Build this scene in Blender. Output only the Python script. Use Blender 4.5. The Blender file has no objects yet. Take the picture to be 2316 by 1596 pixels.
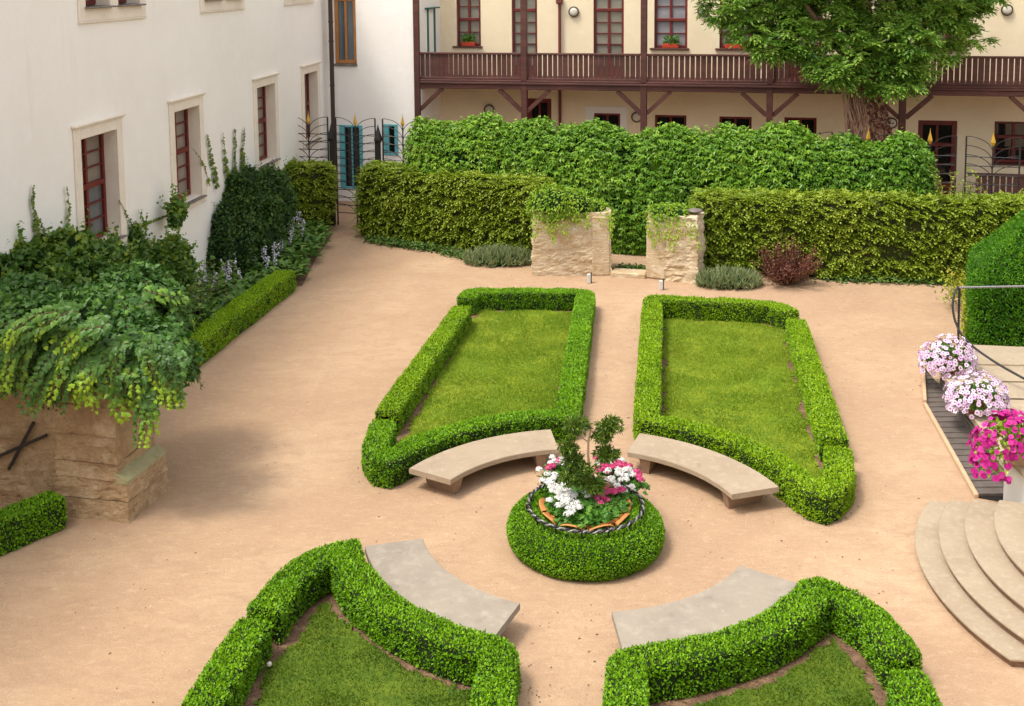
import bpy, math, random
import numpy as np
from mathutils import Matrix
rng = np.random.default_rng(7)
random.seed(7)
sc = bpy.context.scene
col = sc.collection
PI = math.pi

# ------------------------------------------------------------------ camera
H = 6.5
FOC, PIT, ROL, PCY = 2508.288, .101296, -.0083859, 195.256     # focal length and principal row for a 2316-px-wide picture
cp, sp = math.cos(PIT), math.sin(PIT)
cF = np.array([0, cp, -sp]); cU0 = np.array([0, sp, cp]); cR0 = np.array([1., 0, 0])
cR = math.cos(ROL)*cR0 + math.sin(ROL)*cU0
cU = -math.sin(ROL)*cR0 + math.cos(ROL)*cU0
CAM = np.array([0, 0, H])

def ray(u, v):
    return cF + (u-1158)/FOC*cR - (v-PCY)/FOC*cU

def gp(u, v, z=0.):
    "surveyed point of the site at height z"
    d = ray(u, v); t = (z-H)/d[2]
    return CAM + d*t

def gl(pts, z=0.):
    return [tuple(gp(u, v, z)[:2]) for u, v in pts]

def vp(u, v, P, a):
    "surveyed point on the vertical plane through P with horizontal direction a"
    n = np.array([a[1], -a[0], 0]); d = ray(u, v)
    t = ((np.array(P)-CAM) @ n)/(d @ n)
    return CAM + d*t

def yp(u, v, Y):
    d = ray(u, v)
    return CAM + d*(Y/d[1])

cd = bpy.data.cameras.new('camera'); co = bpy.data.objects.new('camera', cd); col.objects.link(co)
m = Matrix.Identity(4)
for i in range(3):
    m[i][0] = cR[i]; m[i][1] = cU[i]; m[i][2] = -cF[i]; m[i][3] = CAM[i]
co.matrix_world = m
cd.sensor_width = 36; cd.lens = FOC/2316*36; cd.shift_y = -(798-PCY)/2316
cd.clip_end = 2000; cd.clip_start = .1
sc.camera = co

# ------------------------------------------------------------------ noise
def _h(i, j, k, s):
    n = (i*73856093) ^ (j*19349663) ^ (k*83492791) ^ (s*2654435761 & 0x7fffffff)
    n = (n ^ (n >> 13))*1274126177 & 0x7fffffff
    return ((n ^ (n >> 16)) & 0xffff)/65535.

def vnoise(P, scale, seed=0):
    Q = np.asarray(P, float)*scale + 1000.
    I = np.floor(Q).astype(np.int64); f = Q-I; f = f*f*(3-2*f)
    r = 0
    for a in (0, 1):
        for b in (0, 1):
            for c in (0, 1):
                w = (f[:, 0] if a else 1-f[:, 0])*(f[:, 1] if b else 1-f[:, 1])*(f[:, 2] if c else 1-f[:, 2])
                r = r + w*_h(I[:, 0]+a, I[:, 1]+b, I[:, 2]+c, seed)
    return r

def fnoise(P, scale, seed=0, oct=3):
    r = 0; a = 1; t = 0
    for k in range(oct):
        r = r + a*vnoise(P, scale*2**k, seed+k); t += a; a *= .5
    return r/t

def unit(v):
    return v/np.maximum(np.linalg.norm(v, axis=-1, keepdims=True), 1e-9)

# ------------------------------------------------------------------ geometry collector
class Geo:
    def __init__(s):
        s.V = []; s.F = []; s.n = 0
    def add(s, V, F, mat=0, tint=.5):
        V = np.asarray(V, float).reshape(-1, 3); F = np.asarray(F, np.int64)
        if len(F) == 0: return
        t = np.broadcast_to(np.asarray(tint, float), (len(F),))
        s.V.append(V); s.F.append((F+s.n, mat, t)); s.n += len(V)
    def box(s, fr, a0, a1, b0, b1, c0, c1, mat=0, bev=0.):
        "box in frame fr=(origin, x, y); bev chamfers all edges"
        o, x, y = fr
        o = np.asarray(o, float); x = np.append(np.asarray(x, float)[:2], 0); y = np.append(np.asarray(y, float)[:2], 0)
        z = np.array([0, 0, 1.])
        flip = np.dot(np.cross(x, y), z) < 0
        def P(a, b, c): return o + a*x + b*y + c*z
        if bev <= 0:
            V = [P(a, b, c) for c in (c0, c1) for b in (b0, b1) for a in (a0, a1)]
            F = [[0, 2, 3, 1], [4, 5, 7, 6], [0, 1, 5, 4], [2, 6, 7, 3], [0, 4, 6, 2], [1, 3, 7, 5]]
        else:
            e = min(bev, (a1-a0)*.45, (b1-b0)*.45, (c1-c0)*.45)
            V = []; idx = {}
            for i, (A, sa) in enumerate(((a0, 1), (a1, -1))):
                for j, (B, sb) in enumerate(((b0, 1), (b1, -1))):
                    for k, (C_, sc_) in enumerate(((c0, 1), (c1, -1))):
                        idx[i, j, k] = len(V)
                        V += [P(A, B+sb*e, C_+sc_*e), P(A+sa*e, B, C_+sc_*e), P(A+sa*e, B+sb*e, C_)]
            q = lambda i, j, k, w: idx[i, j, k]+w
            F = []
            for i in (0, 1): F.append([q(i, 0, 0, 0), q(i, 0, 1, 0), q(i, 1, 1, 0), q(i, 1, 0, 0)])
            for j in (0, 1): F.append([q(0, j, 0, 1), q(1, j, 0, 1), q(1, j, 1, 1), q(0, j, 1, 1)])
            for k in (0, 1): F.append([q(0, 0, k, 2), q(0, 1, k, 2), q(1, 1, k, 2), q(1, 0, k, 2)])
            for i in (0, 1):
                for j in (0, 1): F.append([q(i, j, 0, 0), q(i, j, 0, 1), q(i, j, 1, 1), q(i, j, 1, 0)])
                for k in (0, 1): F.append([q(i, 0, k, 0), q(i, 0, k, 2), q(i, 1, k, 2), q(i, 1, k, 0)])
            for j in (0, 1):
                for k in (0, 1): F.append([q(0, j, k, 1), q(0, j, k, 2), q(1, j, k, 2), q(1, j, k, 1)])
            T = [[q(i, j, k, 0), q(i, j, k, 1), q(i, j, k, 2)] for i in (0, 1) for j in (0, 1) for k in (0, 1)]
            V = np.array(V); cen = V.mean(0)
            def fix(L):
                out = []
                for f in L:
                    n = np.cross(V[f[1]]-V[f[0]], V[f[2]]-V[f[0]])
                    out.append(f if np.dot(n, V[f].mean(0)-cen) > 0 else f[::-1])
                return out
            s.add(V, fix(F), mat); s.add(V, fix(T), mat)
            return
        F = np.array(F)
        s.add(V, F[:, ::-1] if flip else F, mat)
    def tube(s, P, r, k=8, mat=0, tint=.5, caps=True):
        P = np.asarray(P, float); n = len(P)
        r = np.broadcast_to(np.asarray(r, float), (n,))
        T = unit(np.gradient(P, axis=0))
        up = np.array([0, 0, 1.]) if abs(T[0, 2]) < .9 else np.array([1., 0, 0])
        V = []
        a = unit(np.cross(T[0], up)[None])[0]
        for i in range(n):
            a = a - T[i]*np.dot(a, T[i]); a = a/max(np.linalg.norm(a), 1e-9)
            b = np.cross(T[i], a)
            th = np.arange(k)*2*PI/k
            V.append(P[i] + r[i]*(np.cos(th)[:, None]*a + np.sin(th)[:, None]*b))
        V = np.concatenate(V)
        i = np.arange(n-1)[:, None]*k; j = np.arange(k)[None]; j2 = (j+1) % k
        F = np.stack([i+j, i+j2, i+k+j2, i+k+j], -1).reshape(-1, 4)
        s.add(V, F, mat, tint)
        if caps:
            s.add(V[:k], [list(range(k))[::-1]], mat, tint); s.add(V[-k:], [list(range(k))], mat, tint)
    def lathe(s, prof, c=(0, 0, 0), k=32, mat=0, close=False):
        prof = np.asarray(prof, float); n = len(prof)
        th = np.arange(k)*2*PI/k
        V = np.stack([prof[:, 0, None]*np.cos(th)+c[0], prof[:, 0, None]*np.sin(th)+c[1], np.repeat(prof[:, 1, None], k, 1)+c[2]], -1).reshape(-1, 3)
        i = np.arange(n-1)[:, None]*k; j = np.arange(k)[None]; j2 = (j+1) % k
        s.add(V, np.stack([i+j, i+j2, i+k+j2, i+k+j], -1).reshape(-1, 4), mat)
    def prism(s, poly, z0, z1, mat=0, mat_top=None):
        poly = np.asarray(poly, float); n = len(poly)
        A = .5*np.sum(poly[:, 0]*np.roll(poly[:, 1], -1)-np.roll(poly[:, 0], -1)*poly[:, 1])
        if A < 0: poly = poly[::-1]
        lo = np.c_[poly, np.full(n, z0)]; hi = np.c_[poly, np.full(n, z1)]
        i = np.arange(n); i2 = (i+1) % n
        s.add(np.r_[lo, hi], np.stack([i, i2, i2+n, i+n], 1), mat)
        s.add(hi, [list(range(n))], mat if mat_top is None else mat_top)
        s.add(lo, [list(range(n))[::-1]], mat)
    def cards(s, P, D, N, L, W, tpl, mat=0, tint=.5):
        "one small leaf per point: P base, D direction, N facing, tpl=(points, faces)"
        P = np.asarray(P, float); n = len(P)
        if n == 0: return
        D = unit(D); S = unit(np.cross(D, N)); M = np.cross(S, D)
        L = np.broadcast_to(np.asarray(L, float), (n,)); W = np.broadcast_to(np.asarray(W, float), (n,))
        pts, faces = tpl; pts = np.asarray(pts, float); k = len(pts)
        V = (P[:, None] + D[:, None]*(pts[None, :, 0, None]*L[:, None, None]) + S[:, None]*(pts[None, :, 1, None]*W[:, None, None])
             + M[:, None]*(pts[None, :, 2, None]*L[:, None, None])).reshape(-1, 3)
        F = (np.arange(n)[:, None, None]*k + np.asarray(faces)[None]).reshape(-1, len(faces[0]))
        t = np.repeat(np.broadcast_to(np.asarray(tint, float), (n,)), len(faces))
        s.add(V, F, mat, t)
    def mesh(s, name, mats, off=(0, 0, 0), smooth=False):
        me = bpy.data.meshes.new(name)
        V = np.concatenate(s.V) - np.asarray(off, float)
        tot = sum(f.shape[0] for f, _, _ in s.F); loops = sum(f.size for f, _, _ in s.F)
        me.vertices.add(len(V)); me.vertices.foreach_set('co', V.astype(np.float32).ravel())
        me.loops.add(loops); me.polygons.add(tot)
        li = np.concatenate([f.ravel() for f, _, _ in s.F])
        sz = np.concatenate([np.full(f.shape[0], f.shape[1]) for f, _, _ in s.F])
        st = np.concatenate([[0], np.cumsum(sz)[:-1]])
        me.loops.foreach_set('vertex_index', li.astype(np.int32))
        me.polygons.foreach_set('loop_start', st.astype(np.int32))
        me.polygons.foreach_set('material_index', np.concatenate([np.full(f.shape[0], m_) for f, m_, _ in s.F]).astype(np.int32))
        me.polygons.foreach_set('use_smooth', np.full(tot, smooth))
        at = me.attributes.new('tint', 'FLOAT', 'FACE')
        at.data.foreach_set('value', np.concatenate([t for _, _, t in s.F]).astype(np.float32))
        for mm in mats: me.materials.append(mm)
        me.update(calc_edges=True)
        me.validate()
        return me

def tag(o, label=None, cat=None, group=None, kind=None):
    if label: o['label'] = label
    if cat: o['category'] = cat
    if group: o['group'] = group
    if kind: o['kind'] = kind
    return o

def thing(name, label, cat, loc=(0, 0, 0), group=None, rz=0.):
    o = bpy.data.objects.new(name, None); col.objects.link(o)
    o.empty_display_size = .2
    o.location = loc; o.rotation_euler = (0, 0, rz)
    return tag(o, label, cat, group)

def root_of(p):
    while p.parent: p = p.parent
    return p

def part(name, g, mats, parent=None, label=None, smooth=False, local=False, loc=None):
    "one mesh object. Geometry is in world coordinates unless local"
    if not isinstance(mats, (list, tuple)): mats = [mats]
    if parent is not None:
        off = (0, 0, 0) if local else tuple(root_of(parent).location)
    else:
        off = loc if loc is not None else (0, 0, 0)
    o = bpy.data.objects.new(name, g.mesh(name, mats, off, smooth)); col.objects.link(o)
    if parent is not None: o.parent = parent
    elif loc is not None: o.location = loc
    if label: o['label'] = label
    return o

def solo(name, g, mats, label, cat, group=None, loc=None, smooth=False, kind=None):
    o = part(name, g, mats, None, None, smooth, loc=loc)
    return tag(o, label, cat, group, kind)

def dup(root, loc, rz=0., label=None, group=None):
    r = root.copy(); col.objects.link(r); r.location = loc; r.rotation_euler = (0, 0, rz)
    if label: r['label'] = label
    if group: r['group'] = group
    for ch in list(root.children):
        c = ch.copy(); col.objects.link(c); c.parent = r
        for gch in list(ch.children):
            d = gch.copy(); col.objects.link(d); d.parent = c
    return r

# ------------------------------------------------------------------ materials
def nodes(name):
    mt = bpy.data.materials.new(name); mt.use_nodes = True
    nt = mt.node_tree; nt.nodes.clear()
    out = nt.nodes.new('ShaderNodeOutputMaterial')
    return mt, nt, out

def N(nt, typ, **kw):
    n = nt.nodes.new(typ)
    for k, v in kw.items():
        if k in n.inputs: n.inputs[k].default_value = v
        else: setattr(n, k, v)
    return n

def ramp(nt, fac, stops):
    r = nt.nodes.new('ShaderNodeValToRGB'); e = r.color_ramp.elements
    while len(e) < len(stops): e.new(.5)
    for i, (p, c) in enumerate(stops):
        e[i].position = p; e[i].color = (*c, 1) if len(c) == 3 else c
    nt.links.new(fac, r.inputs[0])
    return r.outputs[0]

def mixc(nt, fac, a, b, mode='MIX'):
    x = nt.nodes.new('ShaderNodeMix'); x.data_type = 'RGBA'; x.blend_type = mode
    if hasattr(fac, 'is_linked'): nt.links.new(fac, x.inputs[0])
    else: x.inputs[0].default_value = fac
    for s_, v in ((x.inputs[6], a), (x.inputs[7], b)):
        if hasattr(v, 'is_linked'): nt.links.new(v, s_)
        else: s_.default_value = (*v, 1)
    return x.outputs[2]

def noise(nt, pos, scale, detail=4, rough=.6, dist=0., stretch=None):
    n = N(nt, 'ShaderNodeTexNoise'); n.inputs['Scale'].default_value = scale; n.inputs['Detail'].default_value = detail
    n.inputs['Roughness'].default_value = rough; n.inputs['Distortion'].default_value = dist
    if stretch:
        mp = N(nt, 'ShaderNodeMapping'); mp.inputs['Scale'].default_value = stretch
        nt.links.new(pos, mp.inputs['Vector']); pos = mp.outputs[0]
    nt.links.new(pos, n.inputs['Vector'])
    return n.outputs['Fac']

def mat(name, c, rough=.7, metal=0., spec=.3, var=(), bump=(), coat=0., trans=0.):
    """principled material in world-position space; var = [(scale, colour, lo, hi, stretch)], bump = [(scale, strength, dist, stretch)]"""
    mt, nt, out = nodes(name)
    b = N(nt, 'ShaderNodeBsdfPrincipled', Roughness=rough, Metallic=metal)
    b.inputs['Specular IOR Level'].default_value = spec
    if trans: b.inputs['Transmission Weight'].default_value = trans
    pos = N(nt, 'ShaderNodeNewGeometry').outputs['Position']
    cur = c
    for sc_, c2, lo, hi, stq in var:
        f = noise(nt, pos, sc_, 5, .62, .2, stq)
        f = ramp(nt, f, [(lo, (0, 0, 0)), (hi, (1, 1, 1))])
        cur = mixc(nt, f, cur, c2)
    if hasattr(cur, 'is_linked'): nt.links.new(cur, b.inputs['Base Color'])
    else: b.inputs['Base Color'].default_value = (*cur, 1)
    prev = None
    for sc_, st, di, stq in bump:
        f = noise(nt, pos, sc_, 5, .65, 0, stq)
        bp = N(nt, 'ShaderNodeBump', Strength=st, Distance=di)
        nt.links.new(f, bp.inputs['Height'])
        if prev is not None: nt.links.new(prev, bp.inputs['Normal'])
        prev = bp.outputs[0]
    if prev is not None: nt.links.new(prev, b.inputs['Normal'])
    nt.links.new(b.outputs[0], out.inputs[0])
    return mt

def leafmat(name, c0, c1, c2, rough=.45, trans=.28, spec=.35):
    mt, nt, out = nodes(name)
    a = N(nt, 'ShaderNodeAttribute', attribute_name='tint')
    c = ramp(nt, a.outputs['Fac'], [(0., c0), (.5, c1), (1., c2)])
    b = N(nt, 'ShaderNodeBsdfPrincipled', Roughness=rough); b.inputs['Specular IOR Level'].default_value = spec
    nt.links.new(c, b.inputs['Base Color'])
    t = N(nt, 'ShaderNodeBsdfTranslucent'); nt.links.new(c, t.inputs['Color'])
    mx = N(nt, 'ShaderNodeMixShader'); mx.inputs[0].default_value = trans
    nt.links.new(b.outputs[0], mx.inputs[1]); nt.links.new(t.outputs[0], mx.inputs[2])
    nt.links.new(mx.outputs[0], out.inputs[0])
    return mt

M = {}
def sand_mat():
    mt, nt, out = nodes('sand')
    b = N(nt, 'ShaderNodeBsdfPrincipled', Roughness=.95); b.inputs['Specular IOR Level'].default_value = .15
    pos = N(nt, 'ShaderNodeNewGeometry').outputs['Position']
    c = ramp(nt, noise(nt, pos, .28, 6, .62, .8), [(.3, (.348, .220, .136)), (.5, (.413, .272, .167)), (.72, (.485, .336, .215))])
    c = mixc(nt, ramp(nt, noise(nt, pos, 2.3, 6, .7, .8, (1, 1.9, 1)), [(.42, (0, 0, 0)), (.70, (1, 1, 1))]), c, (.365, .235, .148))
    c = mixc(nt, ramp(nt, noise(nt, pos, 7, 6, .75, .4, (1, 2.2, 1)), [(.52, (0, 0, 0)), (.8, (.75, .75, .75))]), c, (.55, .40, .265))
    c = mixc(nt, ramp(nt, noise(nt, pos, 38, 4, .8), [(.34, (.55, .55, .55)), (.48, (0, 0, 0))]), c, (.27, .17, .105))
    c = mixc(nt, ramp(nt, noise(nt, pos, 52, 3, .8), [(.56, (0, 0, 0)), (.75, (.5, .5, .5))]), c, (.62, .49, .36))
    for sc_, th, cc, dens, in ((20, .15, (.20, .13, .085), .60), (24, .15, (.64, .54, .41), .60), (11, .07, (.12, .08, .055), .58)):
        v = N(nt, 'ShaderNodeTexVoronoi', Scale=sc_); nt.links.new(pos, v.inputs['Vector'])
        f = ramp(nt, v.outputs['Distance'], [(th*.7, (1, 1, 1)), (th*1.25, (0, 0, 0))])
        g = ramp(nt, noise(nt, pos, 1.1, 5, .7, .5), [(dens-.12, (0, 0, 0)), (dens, (1, 1, 1))])
        r = N(nt, 'ShaderNodeMath', operation='GREATER_THAN'); r.inputs[1].default_value = .72
        sx = N(nt, 'ShaderNodeSeparateColor'); nt.links.new(v.outputs['Color'], sx.inputs[0]); nt.links.new(sx.outputs[0], r.inputs[0])
        f = mixc(nt, g, (0, 0, 0), mixc(nt, r.outputs[0], (0, 0, 0), f))
        c = mixc(nt, f, c, cc)
    nt.links.new(c, b.inputs['Base Color'])
    prev = None
    for sc_, st, di in ((1.7, .35, .08), (11, .45, .02), (75, .7, .006)):
        bp = N(nt, 'ShaderNodeBump', Strength=st, Distance=di)
        nt.links.new(noise(nt, pos, sc_, 5, .7), bp.inputs['Height'])
        if prev is not None: nt.links.new(prev, bp.inputs['Normal'])
        prev = bp.outputs[0]
    nt.links.new(prev, b.inputs['Normal'])
    nt.links.new(b.outputs[0], out.inputs[0])
    return mt
M['sand'] = sand_mat()
M['soil'] = mat('soil', (.15, .085, .05), .95, var=[(9, (.28, .17, .10), .45, .7, None), (40, (.06, .035, .02), .5, .7, None)], bump=[(30, .8, .02, None)])
M['turf'] = mat('turf', (.14, .20, .004), .9, var=[(1.1, (.21, .245, .010), .42, .68, None), (5, (.09, .155, .004), .45, .7, None), (2.3, (.27, .23, .05), .66, .8, None)], bump=[(60, .7, .01, None)])
M['plaster'] = mat('white_plaster', (.88, .845, .80), .9, spec=.15, var=[(.5, (.84, .80, .745), .4, .7, None), (3, (.89, .86, .82), .5, .75, None), (1.2, (.81, .76, .70), .60, .8, (3, 3, .4)), (.9, (.77, .71, .64), .68, .84, (2, 2, .25)), (7, (.74, .69, .63), .70, .80, None)], bump=[(3, .15, .05, None), (35, .18, .006, None)])
M['cream'] = mat('cream_plaster', (.83, .71, .495), .9, spec=.15, var=[(.6, (.77, .645, .435), .4, .7, None), (3, (.85, .75, .545), .5, .8, None), (1., (.70, .585, .40), .64, .82, (2, 2, .35))], bump=[(3, .1, .05, None), (40, .12, .006, None)])
M['trim'] = mat('sandstone_trim', (.80, .72, .615), .85, spec=.2, var=[(2, (.72, .63, .52), .4, .7, None), (25, (.82, .75, .65), .5, .75, None)], bump=[(30, .2, .006, None)])
M['whitetrim'] = mat('white_trim', (.80, .78, .74), .85)
M['redwood'] = mat('red_painted_wood', (.155, .018, .012), .5, spec=.4, var=[(4, (.10, .012, .009), .4, .7, None)])
M['brownwood'] = mat('brown_stained_wood', (.085, .030, .022), .6, spec=.35, var=[(1.2, (.13, .047, .035), .42, .65, (1, 1, 6)), (14, (.055, .02, .016), .45, .7, (1, 1, 8)), (.5, (.06, .022, .018), .5, .7, None)], bump=[(40, .3, .004, (1, 1, 6))])
M['orangewood'] = mat('orange_varnished_wood', (.46, .20, .055), .4, spec=.5, var=[(20, (.34, .13, .035), .4, .7, (1, 1, .15))])
M['teal'] = mat('turquoise_paint', (.10, .36, .40), .55, spec=.4, var=[(6, (.16, .46, .50), .4, .7, None)])
M['tealdark'] = mat('dark_teal_paint', (.02, .13, .11), .5)
M['pipe'] = mat('brown_metal_pipe', (.055, .032, .028), .45, .3, .5)
M['redpipe'] = mat('red_brown_pipe', (.17, .04, .03), .5, .1, .4)
M['sill'] = mat('weathered_metal_sill', (.22, .19, .17), .55, .3, .4, var=[(6, (.14, .115, .10), .4, .65, None)])
M['iron'] = mat('dark_iron', (.030, .028, .030), .5, .5, .5, var=[(20, (.06, .045, .04), .5, .75, None)])
M['steel'] = mat('twisted_grey_iron', (.24, .23, .23), .42, .35, .5)
M['gold'] = mat('gilded_metal', (.62, .36, .05), .35, .6, .5)
M['anchor'] = mat('rusted_iron', (.045, .038, .034), .7, .3, .3, var=[(20, (.09, .055, .035), .5, .7, None)])
M['bench'] = mat('warm_concrete', (.350, .272, .190), .85, spec=.2, var=[(1.4, (.30, .232, .16), .4, .68, None), (9, (.40, .32, .235), .5, .75, None), (3.2, (.22, .17, .115), .62, .82, None), (60, (.235, .18, .125), .58, .74, None), (14, (.45, .39, .31), .68, .78, None)], bump=[(60, .25, .003, None)])
M['benchgrey'] = mat('concrete_greyed_for_light', (.305, .258, .205), .85, spec=.2, var=[(1.6, (.25, .212, .17), .4, .65, None), (8, (.36, .31, .25), .5, .75, None), (3.4, (.19, .16, .125), .58, .8, None), (60, (.20, .17, .135), .58, .74, None), (16, (.42, .38, .32), .68, .78, None)], bump=[(60, .25, .003, None)])  # stained concrete, greyer for the front benches: light angle put into the colour
M['benchleg'] = mat('brown_concrete', (.29, .19, .125), .9, var=[(12, (.22, .145, .09), .4, .7, None)], bump=[(40, .3, .004, None)])
M['steps'] = mat('stone_steps', (.365, .288, .200), .85, spec=.25, var=[(1.3, (.31, .24, .165), .4, .68, None), (14, (.41, .335, .245), .5, .75, None), (4, (.25, .185, .12), .68, .86, None), (45, (.25, .19, .13), .58, .75, None), (26, (.45, .39, .31), .68, .78, None)], bump=[(12, .2, .01, None), (70, .3, .003, None)])
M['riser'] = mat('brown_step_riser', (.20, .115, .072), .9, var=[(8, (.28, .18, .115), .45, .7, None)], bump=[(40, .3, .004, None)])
M['slab'] = mat('terrace_stone', (.36, .28, .185), .85, spec=.2, var=[(1.6, (.43, .35, .25), .42, .66, None), (7, (.28, .21, .14), .5, .75, None)], bump=[(50, .25, .004, None)])
M['kerb'] = mat('sandy_concrete', (.47, .31, .185), .9, var=[(5, (.53, .37, .235), .4, .7, None)], bump=[(50, .3, .004, None)])
M['grate'] = mat('brown_grate', (.165, .135, .115), .6, .2, .4, var=[(9, (.115, .092, .078), .4, .7, None)])
M['dark'] = mat('shaft_dark', (.012, .010, .009), .95)
M['whitewash'] = mat('whitewash', (.80, .79, .77), .85, var=[(8, (.62, .58, .53), .5, .75, None)])
M['ruin'] = mat('pale_sandstone_ruin', (.56, .44, .29), .95, spec=.15, var=[(1.8, (.47, .335, .19), .42, .65, None), (5, (.64, .54, .40), .45, .7, None), (9, (.30, .21, .125), .60, .78, (1, 1, 3)), (2.2, (.58, .385, .165), .64, .8, None)], bump=[(9, .7, .05, (1, 1, 2.2)), (35, .5, .012, None)])
M['pier'] = mat('brown_sandstone', (.43, .295, .165), .95, spec=.15, var=[(1.2, (.31, .20, .11), .42, .62, None), (4, (.53, .395, .245), .48, .72, None), (9, (.17, .10, .052), .60, .78, None), (1.5, (.20, .155, .065), .60, .74, (1, 1, .35)), (30, (.53, .41, .28), .58, .75, None), (16, (.22, .13, .07), .60, .74, (1, 1, 2))], bump=[(7, .8, .06, (1, 1, 1.8)), (24, .7, .02, None), (60, .6, .01, None)])
M['mortar'] = mat('pale_mortar', (.60, .49, .35), .95)
M['moss'] = mat('mossy_stone', (.36, .32, .18), .95, var=[(10, (.27, .25, .12), .4, .7, None)], bump=[(40, .5, .01, None)])
M['bark'] = mat('brown_bark', (.25, .14, .085), .95, spec=.1, var=[(5, (.36, .235, .155), .45, .68, (2, 2, .5)), (9, (.11, .055, .032), .5, .72, (2, 2, .4))], bump=[(8, 1., .06, (2.5, 2.5, .5))])
M['deadivy'] = mat('dry_ivy_stems', (.40, .25, .165), .9, var=[(6, (.27, .12, .07), .45, .65, None)])
M['twig'] = mat('brown_twig', (.17, .10, .06), .9)
M['paletwig'] = mat('pale_tree_stem', (.48, .32, .22), .85)
M['terracotta'] = mat('terracotta', (.52, .22, .065), .75, var=[(10, (.42, .16, .045), .4, .7, None)])
M['pot'] = mat('red_brown_pot', (.24, .075, .045), .7)
M['claypot'] = mat('pale_clay_pot', (.47, .33, .21), .85, var=[(9, (.38, .26, .16), .4, .7, None)])
M['redbox'] = mat('red_plastic_box', (.50, .055, .025), .45)
M['lampring'] = mat('bronze_lamp_ring', (.11, .085, .055), .45, .5)
M['lampglass'] = mat('opal_lamp_glass', (.62, .58, .48), .25, spec=.5)
M['post'] = mat('grey_metal', (.55, .53, .50), .5)
# panes
def glass(name, c, rough=.06, v=None):
    return mat(name, c, rough, 0, .6, var=[(1.1, v or tuple(x*1.35 for x in c), .45, .7, None)])
M['paneL'] = glass('window_pane_taupe', (.21, .175, .145))
M['paneG'] = glass('window_pane_grey', (.115, .12, .125))
M['paneD'] = glass('window_pane_dark', (.012, .012, .011))
M['paneC'] = glass('window_pane_curtain', (.20, .195, .155))
M['paneB'] = glass('window_pane_bluegrey', (.10, .125, .145))
M['paneS'] = glass('window_pane_bright', (.24, .235, .25))
# foliage
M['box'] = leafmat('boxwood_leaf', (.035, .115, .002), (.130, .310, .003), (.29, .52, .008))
M['boxy'] = leafmat('boxwood_leaf_sunlit_tone', (.060, .145, .002), (.195, .36, .003), (.38, .55, .008))  # brighter, yellower copy for sunlit hedges; the sunlight is put into the colour
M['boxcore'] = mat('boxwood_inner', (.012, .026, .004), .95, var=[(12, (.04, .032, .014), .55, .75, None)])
M['horn'] = leafmat('hornbeam_leaf', (.095, .155, .008), (.225, .315, .018), (.42, .47, .06))
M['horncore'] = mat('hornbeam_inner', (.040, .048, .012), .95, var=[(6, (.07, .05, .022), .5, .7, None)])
M['creeper'] = leafmat('creeper_leaf', (.045, .135, .008), (.145, .30, .018), (.34, .50, .05), .38)
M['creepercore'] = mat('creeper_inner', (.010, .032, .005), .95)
M['creeperlight'] = leafmat('young_creeper_leaf', (.12, .24, .010), (.23, .39, .018), (.42, .47, .05))
M['ivy'] = leafmat('ivy_leaf', (.032, .095, .014), (.090, .205, .028), (.34, .52, .03), .42)
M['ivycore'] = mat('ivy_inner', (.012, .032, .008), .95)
M['vine'] = leafmat('wall_vine_leaf', (.035, .095, .012), (.085, .18, .022), (.26, .33, .02), .42)
M['darkivy'] = leafmat('dark_shrub_leaf', (.022, .062, .012), (.055, .12, .020), (.14, .235, .025), .42)
M['hosta'] = leafmat('hosta_leaf', (.045, .120, .020), (.105, .215, .030), (.24, .36, .06), .42)
M['cover'] = leafmat('ground_ivy_leaf', (.035, .085, .018), (.08, .155, .025), (.19, .26, .035))
M['lav'] = leafmat('grey_green_needle', (.17, .215, .09), (.33, .39, .18), (.48, .52, .28), .6)
M['barb'] = leafmat('barberry_leaf', (.06, .014, .012), (.145, .035, .022), (.30, .15, .075), .45)
M['tree'] = leafmat('tree_leaf', (.045, .125, .012), (.145, .29, .035), (.36, .52, .085), .4)
M['yew'] = leafmat('yew_needle', (.028, .115, .003), (.085, .24, .006), (.22, .42, .014))
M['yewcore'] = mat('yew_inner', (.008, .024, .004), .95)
M['yellowshrub'] = leafmat('golden_leaf', (.16, .20, .01), (.28, .33, .012), (.42, .33, .04))
M['grass'] = leafmat('grass_blade', (.065, .165, .002), (.175, .275, .006), (.37, .385, .045), .6, .25)
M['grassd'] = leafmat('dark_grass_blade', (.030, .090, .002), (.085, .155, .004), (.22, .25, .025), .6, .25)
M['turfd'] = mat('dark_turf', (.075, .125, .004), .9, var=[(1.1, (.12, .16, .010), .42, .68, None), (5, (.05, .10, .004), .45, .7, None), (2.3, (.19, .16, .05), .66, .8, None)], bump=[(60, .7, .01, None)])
M['geran'] = leafmat('geranium_leaf', (.030, .115, .010), (.080, .215, .020), (.18, .35, .035))
M['conif'] = leafmat('cypress_spray', (.035, .085, .010), (.105, .19, .018), (.27, .36, .035))
M['white'] = leafmat('white_petal', (.72, .70, .66), (.82, .81, .78), (.86, .85, .82), .6, .2)
M['pink'] = leafmat('pink_petal', (.50, .03, .14), (.68, .06, .22), (.78, .20, .38), .6, .2)
M['palepink'] = leafmat('pale_pink_petal', (.60, .40, .58), (.76, .58, .74), (.85, .74, .84), .6, .2)
M['purple'] = leafmat('purple_throat', (.18, .04, .16), (.28, .07, .24), (.36, .12, .30))
M['magenta'] = leafmat('magenta_petal', (.30, .003, .12), (.46, .006, .20), (.62, .03, .32), .55, .2)
M['lilac'] = leafmat('lilac_petal', (.60, .55, .68), (.74, .70, .80), (.85, .82, .88), .6, .2)

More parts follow.
